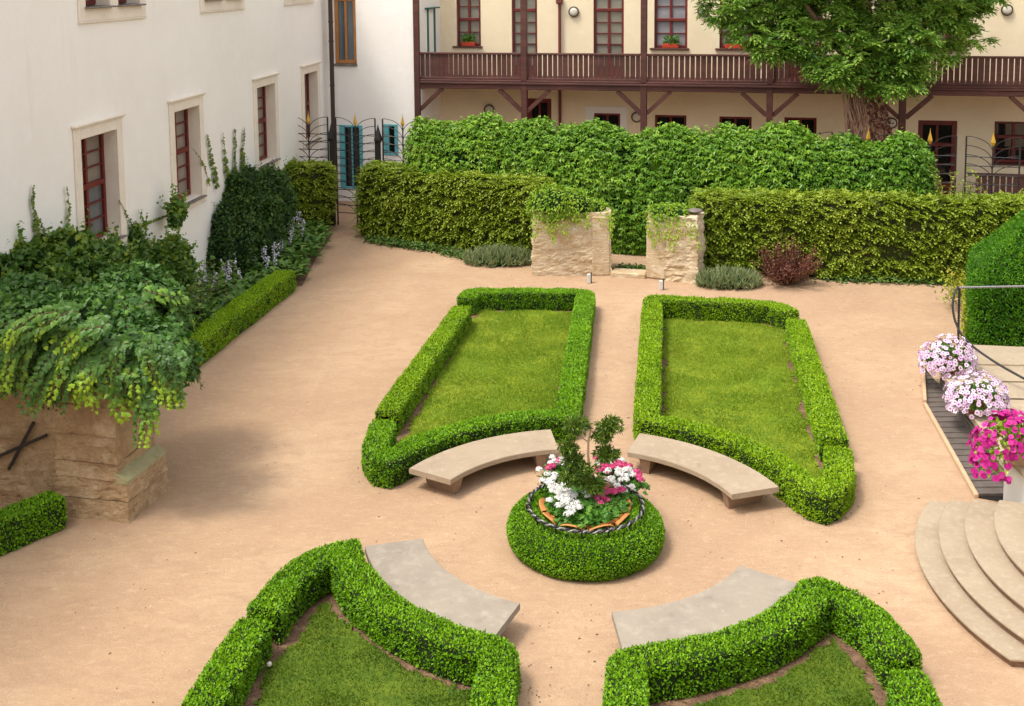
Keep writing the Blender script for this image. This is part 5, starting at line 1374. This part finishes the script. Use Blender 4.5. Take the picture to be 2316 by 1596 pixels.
def vine_shoot(label, pts, n, L, seed, light=.6, wd=.03):
    r = np.random.default_rng(seed); p = np.array([onw(u, v, .05) for u, v in pts]); q = resample(p, .03); t = thing('vine_shoot', label, 'vine', tuple(q[0]), 'thin vine shoots climbing the white wall')
    g = Geo(); g.tube(q, np.linspace(.008, .003, len(q)), 4); part('stem', g, M['twig'], t)
    g = Geo(); i = r.integers(0, len(q), n); f = i/len(q); m_ = n; s_ = (1.15-.75*f)
    sd = np.where(r.random(m_) < .5, -1, 1)[:, None]*np.append(FL[1], 0)
    pp = q[i]+sd*wd*r.random((m_, 1))*s_[:, None]; g.cards(pp, unit(sd*.8+rv(m_)*.4+[0, 0, -.25]), unit(np.append(FL[2], 0)+rv(m_)*.4), L*s_*(.7+.5*r.random(m_)), L*.85*s_, T_IVY, 0, np.clip(light+.18*r.normal(size=m_), 0, 1)); part('leaves', g, M['vine'], t)
vine_shoot('thin vine shoot at the far left, tallest on the white wall near the left edge', [(92, 585), (84, 540), (82, 500), (74, 460), (76, 420)], 120, .085, 1)
vine_shoot('vine shoot bending right beside the tallest one near the left edge', [(105, 580), (106, 550), (100, 520), (90, 495)], 55, .075, 2)
vine_shoot('vine shoot left of the nearest window, with big light leaves at its foot', [(140, 590), (145, 555), (152, 520), (157, 470), (151, 420)], 75, .085, 3, .75)
vine_shoot('sparse vine shoot slanting up left just right of the nearest window', [(306, 518), (292, 495), (270, 453)], 24, .065, 4)
vine_shoot('short sparse vine shoot above the climber between the two nearest windows', [(328, 512), (322, 495), (313, 475)], 16, .06, 5)
vine_shoot('vine arm with leaves reaching from the climber up to the second window', [(312, 512), (345, 500), (380, 486), (400, 470), (398, 440)], 80, .085, 6, .75)
vine_shoot('leafy vine shoot above the dark shrub, nearest the second window', [(492, 420), (484, 385), (476, 345), (470, 305)], 90, .095, 7, .6, .06)
vine_shoot('leafy vine shoot above the dark shrub, second from the second window', [(515, 400), (510, 360), (504, 302)], 65, .09, 8, .6, .05)
vine_shoot('leafy vine shoot above the dark shrub, third from the second window', [(532, 390), (533, 340), (532, 292)], 90, .095, 9, .6, .06)
vine_shoot('leafy vine shoot above the dark shrub, nearest the third window', [(550, 385), (549, 340), (553, 288)], 90, .095, 10, .6, .06)
vine_shoot('thin vine shoot reaching left onto the frame of the second window', [(475, 420), (462, 375), (450, 352), (434, 335)], 40, .07, 11, .8)
shoots('leafy_plant', 'tall leafy green stems in the bed behind the long box hedge', [gp(u, v)+[0, 0, 0] for u, v in ((440, 770), (460, 745), (478, 720), (425, 760), (450, 720), (490, 700))], 1.05, M['hosta'], .12, 7, 33, spread=.20, lean=.12)
bush('leafy_shrub', 'low leafy shrub in the bed behind the near end of the long box hedge', [((-5.95, 18.6, .30), (.5, .8, .42)), ((-6.1, 17.3, .35), (.5, .8, .5)), ((-5.75, 19.8, .25), (.45, .6, .32))], M['hosta'], M['ivycore'], 170, .12, .07, 86, tint0=.38)

# ------------------------------------------------------------------ brown stone pier with wall stub, iron anchor and ivy
PB = np.array([-4.65, 12.71]); e1 = np.array([.222, .975]); e2 = np.array([-.975, .222])
pr_ = thing('stone_pier', 'weathered brown sandstone gate pier buried under ivy at the left', 'pier', (*PB, 0))
def course(g, s0, s1, d0, d1, z0, z1, seed, amp=.030):
    z1 = z1-.008
    a = PB+e2*s1+e1*d0; b = PB+e2*s0+e1*d0
    q, _, _ = rough_block(a, b, d1-d0, z1-z0, seed, amp, 0, .0)
    k = g.n
    for V_ in q.V: g.V.append(V_+[0, 0, z0]); g.n += len(V_)
    for f, m_, t_ in q.F: g.F.append((f+k, 0, t_))
g = Geo()
course(g, -.01, .98, -.01, .90, 0, .245, 91); course(g, .0, .96, .005, .88, .25, .50, 92)
part('plinth', g, M['pier'], pr_)
g = Geo(); course(g, .13, .95, .02, .86, .50, .69, 93); course(g, .14, .945, .03, .85, .695, 1.03, 94); course(g, .13, .95, .022, .86, 1.035, 1.40, 95); course(g, .14, .945, .03, .85, 1.405, 1.80, 96); course(g, .13, .95, .022, .86, 1.805, 2.15, 97)
g.box((np.append(PB, 0), e2, e1), .165, .92, .055, .82, .45, 2.12, 1)
part('shaft', g, [M['pier'], M['mortar']], pr_)
g = Geo(); V = []
for d in (.0, .9): V += [np.append(PB+e2*-.015+e1*d, .46), np.append(PB+e2*-.015+e1*d, .50), np.append(PB+e2*.145+e1*d, .585), np.append(PB+e2*.145+e1*d, .46)]
g.add(V, [[0, 1, 2, 3], [7, 6, 5, 4], [1, 5, 6, 2], [0, 4, 5, 1], [2, 6, 7, 3], [0, 3, 7, 4]]); part('ledge', g, M['moss'], pr_)
g = Geo()
for (s_, pts) in ((.128, ((.04, 1.41), (.45, 1.415), (.87, 1.41))), (.128, ((.03, 1.04), (.40, 1.035), (.87, 1.05)))):
    g.tube([np.append(PB+e2*s_+e1*d, z) for d, z in pts], .012, 5)
for d, z0, z1 in ((.42, 1.42, 1.8), (.50, .70, 1.02)): g.tube([np.append(PB+e2*.128+e1*d, z) for z in (z0, (z0+z1)/2, z1)], .014, 5)
part('mortar_joints', g, M['mortar'], pr_)
ws = thing('garden_wall', 'old brown stone wall running left from the ivy covered pier', 'wall', (*(PB+e2*2), 0))
g, _, _ = rough_block(PB+e2*3.1+e1*.14, PB+e2*.96+e1*.14, .5, 1.98, 98, .045, 0, .05); part('masonry', g, M['pier'], ws)
g = Geo()
for q in range(8):
    c = np.append(PB+e2*(1.05+.27*q)+e1*(.22+.05*math.sin(q*2)), 1.99+.02*math.cos(q*3)); V, F = blob(c, (.16, .12, .05), 14, 8, .03, 5, q); g.add(V, F)
part('coping', g, M['whitewash'], ws)
an = thing('iron_anchor', 'rusty iron wall anchor shaped like a cross on the old stone wall', 'wall anchor', tuple(np.append(PB+e2*1.2+e1*.08, 1.1)))
wp_ = np.append(PB+e1*.075, 0)
for a, b in (((76, 955), (20, 1060)), ((105, 984), (-10, 1034))):
    p, q = vp(*a, wp_, e2), vp(*b, wp_, e2); g = Geo(); g.tube([p, (p+q)/2, q], .022, 6); part('bar', g, M['anchor'], an)

ivy = thing('ivy', 'big cushion of hanging ivy on top of the brown stone pier and wall', 'ivy', (-5.2, 13.2, 1.9))
BL_ = [((-4.95, 13.15, 1.98), (.58, .55, .40)), ((-4.42, 13.30, 1.88), (.38, .42, .32)), ((-5.35, 13.30, 2.12), (.58, .55, .38)), ((-5.05, 13.6, 2.28), (.40, .40, .28)), ((-5.95, 13.35, 2.08), (.60, .60, .42)), ((-6.55, 13.45, 2.14), (.62, .6, .42)), ((-7.15, 13.6, 2.1), (.6, .6, .42)),
       ((-5.75, 14.0, 2.12), (.6, .5, .34)), ((-4.95, 14.2, 2.15), (.55, .6, .5)), ((-6.5, 14.2, 2.15), (.6, .5, .34))]
g = Geo(); gs = Geo()
for bi, (c, r) in enumerate(BL_):
    V, F = blob(c, r, 26, 16, .26, 2.4, 100+bi); c = np.array(c); r = np.array(r); g.add(c+(V-c)*.74, F, 1)
    P, Nn = scatter(V, F, 380); m_ = len(P); t = .28+.42*(fnoise(P, 1.9, 4)-.5)*1.7+.15*rng.normal(size=m_)
    for q in range(2): fluff(g, P+Nn*(.09-.12*q)*rng.random((m_, 1)), Nn, .076*(.6+.75*rng.random(m_)), .070, 0, T_IVY, out=.45, spread=.65, up=-.25, tint=t)
    ns = (46, 34, 30, 16, 34, 30, 26, 6, 14, 6)[bi]
    for q in range(ns):
        a_ = rng.uniform(-PI*1.05, .35) if bi < 2 else rng.uniform(-PI*.95, -.05*PI)
        el0 = rng.uniform(-.1, 1.1); L = rng.uniform(.25, .75)+.55*rng.random()**3; k = max(7, int(L/.034)); s_ = np.linspace(0, 1, k)
        el = el0-s_*L*1.5; lim = rng.uniform(-.45, .15); elc = np.maximum(el, lim); stick = 1.08+.40*rng.random()**1.5
        w_ = a_+.55*s_*rng.normal()
        p = c+np.c_[np.cos(elc)*np.cos(w_)*r[0], np.cos(elc)*np.sin(w_)*r[1], np.sin(elc)*r[2]]*(1.02+(stick-1.02)*s_[:, None])
        p[:, 2] -= np.maximum(lim-el, 0)*.42; p += np.cumsum(rng.normal(size=(k, 3))*.007, 0)
        m_ = k; tg = unit(np.gradient(p, axis=0)); on = unit(p-c+[0, 0, .25])
        gs.tube(p, .004, 4)
        sd = unit(np.cross(tg, on))*np.where(np.arange(m_) % 2, 1, -1)[:, None]
        tip = rng.random() < .42; tt_ = .30+.16*rng.normal()+(s_**2*(.72 if tip else .12))+.09*rng.normal(size=m_)
        sz = .098*(1.08-.55*s_)*(.8+.4*rng.random())
        for rep in range(2):
            g.cards(p+sd*.03*(1 if rep else -1)+rv(m_)*.025, unit(sd*(1 if rep else -1)*.8+tg*.55+rv(m_)*.25+[0, 0, -.15]), unit(on+rv(m_)*.45+[0, 0, .35]), sz*(.75+.5*rng.random(m_)), sz*.92, T_IVY, 0, np.clip(tt_, 0, 1))
for (u0, v0, u1, v1, n_) in ((405, 800, 395, 925, 3), (385, 830, 375, 940, 3), (350, 860, 340, 990, 4), (330, 850, 310, 910, 4), (300, 840, 290, 880, 4), (260, 830, 262, 885, 3), (230, 820, 180, 900, 4), (190, 800, 120, 905, 4), (150, 780, 60, 925, 4), (110, 740, 20, 800, 5), (80, 720, 0, 790, 4), (150, 700, 60, 760, 5), (240, 740, 160, 800, 5), (40, 780, 10, 880, 4), (365, 800, 385, 900, 4), (280, 780, 255, 850, 5), (330, 780, 345, 860, 5)):
    for q in range(n_):         # long runners in front of the stone
        ja, jb = rng.normal(size=2)*10, rng.normal(size=2)*12
        a_ = yp(u0+ja[0], v0+ja[1], 12.55+.2*rng.random()); b_ = yp(u1+jb[0], v1+jb[1], 12.50+.15*rng.random()); k = max(9, int(np.linalg.norm(b_-a_)/.026)); s_ = np.linspace(0, 1, k)
        p = a_+(b_-a_)*s_[:, None]+np.c_[np.zeros(k), -.05*np.sin(s_*PI), .07*np.sin(s_*PI)]+np.cumsum(rng.normal(size=(k, 3))*.006, 0); gs.tube(p, .004, 4)
        tg = unit(np.gradient(p, axis=0)); on = np.tile([0, -.75, .55], (k, 1)); sd = unit(np.cross(tg, on))*np.where(np.arange(k) % 2, 1, -1)[:, None]
        tip = rng.random() < .6; tt_ = .34+.12*rng.normal()+s_**2*(.75 if tip else .1)+.08*rng.normal(size=k); sz = .088*(1.1-.6*s_)
        for rep in range(2): g.cards(p+sd*.028*(1 if rep else -1)+rv(k)*.02, unit(sd*(1 if rep else -1)*.8+tg*.6+rv(k)*.2), unit(on+rv(k)*.35), sz, sz*.92, T_IVY, 0, np.clip(tt_, 0, 1))
part('stems', gs, M['twig'], ivy)
part('foliage', g, [M['ivy'], M['ivycore']], ivy)


# ------------------------------------------------------------------ right side: yew block, terrace, steps, planters
yw = np.array([9.42, 19.85])
def yewgeo():
    zs = np.concatenate([np.linspace(0, 1.2, 9), np.linspace(1.32, 2.62, 9)]); th = np.linspace(0, 2*PI, 56, endpoint=False); V = []
    e = 2./7
    f = lambda x: np.sign(x)*np.abs(x)**e
    for z in zs:
        h = 1.62 if z <= 1.2 else max(.06, 1.62-(z-1.2)*1.10)
        c, s = f(np.cos(th)), f(np.sin(th)); V.append(np.c_[yw[0]+h*c, yw[1]+h*s, np.full(56, z)])
    V = np.array(V).reshape(-1, 3); V[:, 1] = 18.25+(V[:, 1]-18.23)*.8; V[:, 0] += .42*(V[:, 1]-18.25)-.10; V += unit(V-np.array([*yw, 1.]))*((fnoise(V, 1.6, 7)-.5)*.14)[:, None]
    n, k = len(zs), 56; i = np.arange(n-1)[:, None]*k; j = np.arange(k)[None]; j2 = (j+1) % k
    return V, np.stack([i+j, i+j2, i+k+j2, i+k+j], -1).reshape(-1, 4)
V, F = yewgeo(); g = Geo(); g.add(np.array([*yw, .5])+(V-np.array([*yw, .5]))*.96, F, 1)
P, Nn = scatter(V, F, 1900); m_ = len(P)
fluff(g, P, Nn, .085*(.6+.7*rng.random(m_)), .024, 0, out=.6, spread=.7, up=.15, lift=.03, tint=.34+.42*(fnoise(P, 2.2, 3)-.5)*1.4+.17*rng.normal(size=m_)+.06)
solo('yew', g, [M['yew'], M['yewcore']], 'big dark green yew clipped with a sloping top, at the right edge', 'clipped tree', loc=(*yw, 0))
g = Geo(); yy = rng.uniform(18.4, 20.3, 260); P = np.r_[np.c_[7.70+.42*(yy-18.35)-.10*rng.random(260), yy, rng.random(260)**1.4*.75], np.c_[8.62+rng.normal(size=520)*.17, 20.8+rng.normal(size=520)*.22, .10+rng.random(520)*.62]]; m_ = len(P)
P[:, 2] = np.maximum(P[:, 2], .02)
fluff(g, P, np.tile([0, 0, 1.], (m_, 1)), .070, .046, 0, out=.2, spread=.8, up=.1, tint=np.clip(.45+.3*rng.normal(size=m_), 0, 1))
solo('golden_shrub', g, M['yellowshrub'], 'yellow green shrub straggling along the left side of the yew', 'shrub', loc=(7.85, 20.5, 0))

TZ = .30
def tz(u, v): return gp(u, v, TZ)[:2]
tpoly = [tz(2199, 779), (13., 17.0), (13., 12.9), (6.10, 12.9), tz(2246, 1012), tz(2216, 965), tz(2152, 878), tz(2128, 838)]
te_ = thing('terrace', 'raised stone terrace with a dark louvred side at the right edge', 'terrace', (8.5, 15, 0))
tp_ = np.array(tpoly)
g = Geo(); g.prism(tp_, TZ-.085, TZ, 0); part('paving', g, M['slab'], te_)
g = Geo(); g.prism(inset(tp_, .05), 0.0, TZ-.086, 0); part('base', g, M['riser'], te_)
# slab joints and shallow steps rising to the right
g = Geo()
sx0 = [(tz(2204, 826), tz(2400, 829)), (tz(2232, 864), tz(2400, 866)), (tz(2262, 903), tz(2420, 906))]
for k, (a, b) in enumerate(sx0):
    d = unit(np.array([b-a]))[0]; g.box((np.array([*a, 0]), d, (-d[1], d[0])), 0, 4., 0, .62 if k else .85, TZ-.002+.012*k, TZ+.020+.004*(2-k), 0, .006)
part('slab', g, M['steps'], te_)
# louvred side
g = Geo(); side = [np.array(q) for q in (tz(2128, 838), tz(2152, 878), tz(2216, 965), tz(2246, 1012), (6.10, 12.9))]
for a, b in zip(side[:-1], side[1:]):
    d = unit(np.array([b-a]))[0]; nrm = np.array([-d[1], d[0]]); nrm = -nrm if nrm[0] > 0 else nrm; L = np.linalg.norm(b-a)
    fr = (np.array([*a, 0]), d, nrm)
    g.box(fr, 0, L, -.045, -.035, .01, TZ-.09, 1)
    for z in np.arange(.02, TZ-.10, .06): g.box(fr, 0, L, -.035, .012, z, z+.045, 0)
part('louvres', g, [M['grate'], M['dark']], te_)
# lightwell grating
ka, kb, kc = gp(2091, 832)[:2], gp(2096, 918)[:2], gp(2214, 1127)[:2]
lw = thing('lightwell_grate', 'dark metal grating over the lightwell along the terrace', 'grating', (float(kb[0]), float(kb[1]), 0))
poly = np.array([ka, kb, kc, [6.10, 12.95], side[3]+[.03, 0], side[2]+[.03, 0], side[1]+[.03, 0], side[0]+[.03, 0]])
g = Geo(); g.add(np.c_[poly, np.full(len(poly), .006)], [list(range(len(poly)))[::-1]]); part('shaft', g, M['dark'], lw)
def kx(Y, A):
    A = sorted(A, key=lambda p: p[1]); return np.interp(Y, [p[1] for p in A], [p[0] for p in A])
g = Geo(); Y = kc[1]+.05
while Y < ka[1]-.05:
    x0, x1 = kx(Y, [ka, kb, kc])+.005, kx(Y, side)+.03
    if x1 > x0+.03:
        g.box((np.array([0, Y, 0]), (1, 0), (0, 1)), x0, x1, -.012, .012, .008, .045)
        g.box((np.array([0, Y+.085, 0]), (1, 0), (0, 1)), x0, x1, -.072, .072, .022, .032)
        for x in np.arange(x0+.01, x1, .035): g.box((np.array([x, Y, 0]), (1, 0), (0, 1)), -.006, .006, .012, .165, .030, .041)
    Y += .185
part('grating', g, M['grate'], lw)
g = Geo()
for a, b, hgt in ((kb, ka, .10), (kb, kc, .055)):
    d = unit(np.array([b-a]))[0]; g.box((np.array([*a, 0]), d, (-d[1], d[0])), 0, np.linalg.norm(b-a), -.0 if hgt > .06 else -.055, .055 if hgt > .06 else 0., 0, hgt, 0, .008)
part('kerb', g, M['kerb'], lw)

# half-round steps
st = thing('stone_steps', 'half round flight of worn stone steps at the lower right', 'steps', (6.5, 11.2, 0))
sc_c = np.array([7.36, 10.98])
for k, R_ in enumerate((3.01, 2.76, 2.49, 2.19, 1.86)):
    z1 = .1*(k+1); a1 = 140.5+k*1.0
    aa = np.radians(np.linspace(a1, 204.0+max(0, (3.0-R_))*4, 40))
    pts = np.c_[sc_c[0]+R_*np.cos(aa), sc_c[1]+R_*np.sin(aa)]
    low = pts[-1]
    poly = np.r_[pts, [[low[0]+.9, low[1]-.10]], [[9.5, low[1]-.15]], [[9.5, 12.5]], [[pts[0, 0]+1.2, pts[0, 1]-.4]]]
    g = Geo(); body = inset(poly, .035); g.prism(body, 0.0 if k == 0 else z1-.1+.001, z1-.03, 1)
    nb = len(poly); sl = inset(poly, .012); ins = inset(poly, .02)
    rings = [(inset(poly, .012), z1-.033), (poly, z1-.026), (poly, z1-.010), (inset(poly, .010), z1)]
    if np.sum(poly[:, 0]*np.roll(poly[:, 1], -1)-np.roll(poly[:, 0], -1)*poly[:, 1]) < 0: rings = [(inset(poly, .012), z1-.033), (poly[::-1], z1-.026), (poly[::-1], z1-.010), (inset(poly, .010), z1)]
    Vr = np.concatenate([np.c_[p_, np.full(nb, z_)] for p_, z_ in rings]); i = np.arange(nb)
    for q in range(3): g.add(Vr, np.stack([q*nb+i, q*nb+(i+1) % nb, (q+1)*nb+(i+1) % nb, (q+1)*nb+i], 1), 0)
    g.add(Vr[-nb:], [list(range(nb))], 0); g.add(Vr[:nb], [list(range(nb))[::-1]], 0)
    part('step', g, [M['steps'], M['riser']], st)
# white stair cheek with stone cap
ck = thing('stair_cheek', 'white plastered stair cheek with a stone cap under the magenta flowers', 'stair wall', (6.4, 12.7, 0))
fr = (np.array([5.90, 12.60, 0]), (1, 0), (0, -1))
g = Geo(); g.box(fr, 0, 1.4, -.25, .32, 0.0, .66, 0, .01); part('plaster', g, M['whitetrim'], ck)
g = Geo(); g.box(fr, -.04, 1.45, -.28, .36, .661, .725, 0, .012); part('cap', g, M['slab'], ck)

# handrail
hr_ = thing('handrail', 'curled twisted iron handrail on two posts at the terrace edge', 'handrail', (6.7, 16.2, TZ))
pA = gp(2166, 812, TZ); pA[2] = TZ
YA = pA[1]
topA = yp(2170, 650, YA)
pB = gp(2180, 832, TZ); YB = pB[1]; topB = yp(2187, 772, YB)
def twist(g, P_, R, r, turns):
    P_ = resample(P_, .02); n = len(P_); T = unit(np.gradient(P_, axis=0)); a = unit(np.cross(T, np.array([.3, .5, .8]))); b = np.cross(T, a); s_ = np.linspace(0, 1, n)*2*PI*turns
    for ph in (0, PI): g.tube(P_+R*(np.cos(s_+ph)[:, None]*a+np.sin(s_+ph)[:, None]*b), r, 5)
g = Geo(); twist(g, [pA, (pA+topA)/2, topA], .010, .013, 14); part('post', g, M['iron'], hr_, smooth=True)
g = Geo(); twist(g, [pB, (pB+topB)/2, topB], .010, .013, 6); part('post', g, M['iron'], hr_, smooth=True)
far = topA+np.array([4.2, .15, 0.0]); g = Geo(); twist(g, [topA, (topA+far)/2, far], .010, .013, 60); part('rail', g, M['steel'], hr_, smooth=True)
curve = [(2166, 650, 0), (2158, 663, -.05), (2154, 690, -.12), (2158, 720, -.2), (2170, 750, -.3), (2187, 772, YB-YA), (2215, 795, -.75), (2260, 825, -1.1), (2316, 856, -1.5), (2400, 900, -2.0)]
cp_ = np.array([yp(u, v, YA+d) for u, v, d in curve])
t_ = np.linspace(0, len(cp_)-1, 90); sm = np.stack([np.interp(t_, np.arange(len(cp_)), cp_[:, k]) for k in range(3)], 1)
for q in range(12): sm[1:-1] = (sm[:-2]+2*sm[1:-1]+sm[2:])/4
g = Geo(); g.tube(sm, .018, 8); part('curled_rail', g, M['iron'], hr_, smooth=True)

def petunias(name, label, c, r, petal, throat, n, leaf_n, size, pot, group, seed, hang=0., lift=0., dx=0.):
    c = np.array(c, float); t = thing(name, label, 'potted flowers', (c[0], c[1], c[2]), group)
    if pot: 
        g = Geo(); g.lathe([(0, 0), (pot*.72, 0), (pot*.95, .17), (pot*1.08, .17), (pot*1.08, .215), (pot*.9, .215), (pot*.85, .17), (0, .17)], tuple(c), 28); part('pot', g, M['pot'] if petal != 'magenta' else M['claypot'], t)
    c2 = c+[dx, 0, r[2]*.55+lift]
    d = rv(leaf_n); d[:, 2] = np.abs(d[:, 2])*1.0-.35
    P = c2+d*np.array(r)*(.55+.42*rng.random((leaf_n, 1))); P[:, 2] -= hang*(d[:, 0] < -.3)*rng.random(leaf_n)*.8
    g = Geo(); fluff(g, P, unit(d), .06, .036, 0, out=.5, spread=.7, up=.1, tint=np.clip(.62+.25*rng.normal(size=leaf_n), 0, 1)); part('leaves', g, M['creeperlight'] if petal == 'magenta' else M['geran'], t)
    d = rv(n); d[:, 2] = np.abs(d[:, 2])*1.05-.32; d = unit(d)
    jit = (.92+.14*rng.random((n, 1))); P = c2+d*np.array(r)*jit*(1+.10*(fnoise(d*3, 1, seed)[:, None]-.5))
    P[:, 2] -= hang*(d[:, 0] < -.25)*rng.random(n)*.9
    Nn = unit(d/np.array(r)*min(r)+rv(n)*.35+[0, -.15, .25]); D = unit(np.cross(Nn, rv(n)))
    s_ = size*(.75+.4*rng.random(n))
    g = Geo(); g.cards(P, D, Nn, s_, s_, T_PET5, 0, rng.random(n)); g.cards(P+Nn*.004, D, Nn, s_*.34, s_*.34, T_PET5, 1, rng.random(n))
    part('flowers', g, [M[petal], M[throat]], t)
# petals face along N: the template lies in the D-S plane with its rim lifted towards N
petunias('petunia_pot', 'pale pink petunias in a red brown pot at the far corner of the terrace', (*tz(2143, 838), TZ), (.43, .36, .36), 'palepink', 'purple', 420, 700, .036, .2, 'pale pink petunia pots on the terrace edge', 3, .12)
petunias('petunia_pot', 'pale pink petunias, wider pot in front, halfway along the terrace edge', (*tz(2208, 930), TZ), (.42, .38, .36), 'palepink', 'purple', 440, 700, .036, .2, 'pale pink petunia pots on the terrace edge', 4, .05)
petunias('petunia_pot', 'magenta petunias with light leaves spilling from a clay pot on the stair cheek', (5.98, 12.55, .726), (.40, .34, .34), 'magenta', 'magenta', 400, 900, .040, .22, None, 5, .42, .09, -.20)

# ------------------------------------------------------------------ fallen leaves and bits on the sand
def litter():
    g = Geo(); pts = []
    for (u0, u1, v0, v1, n) in ((1830, 2180, 655, 900, 150), (950, 1400, 590, 640, 60), (1330, 1450, 680, 960, 60), (760, 1000, 540, 680, 70), (100, 800, 800, 1590, 45), (1180, 1380, 1350, 1590, 25), (1900, 2080, 900, 1590, 45), (840, 1900, 1060, 1300, 60)):
        for q in range(n):
            u = rng.uniform(u0, u1); v = rng.uniform(v0, v1); pts.append(gp(u, v))
    for A in (A_BL, A_BR, A_FL, A_FR):
        p = resample(A, .03); i = rng.integers(0, len(p), 330); q = p[i]+unit(rng.normal(size=(330, 2)))*(.19+.10*np.abs(rng.normal(size=(330, 1))))
        pts += list(np.c_[q, np.zeros(330)])
    P = np.array(pts); P[:, 2] = .006; n = len(P)
    g.cards(P, unit(rv(n)*[1, 1, .15]), unit(rv(n)*.25+[0, 0, 1.]), .032*(.4+.9*rng.random(n)**2), .018, T_LEAF, 0, rng.random(n))
    solo('fallen_leaves', g, M['litter'], 'small dry leaves and bits lying on the sand', 'litter', kind='stuff')
M['litter'] = leafmat('dry_leaf', (.05, .028, .018), (.13, .07, .04), (.20, .16, .06), .8)
litter()
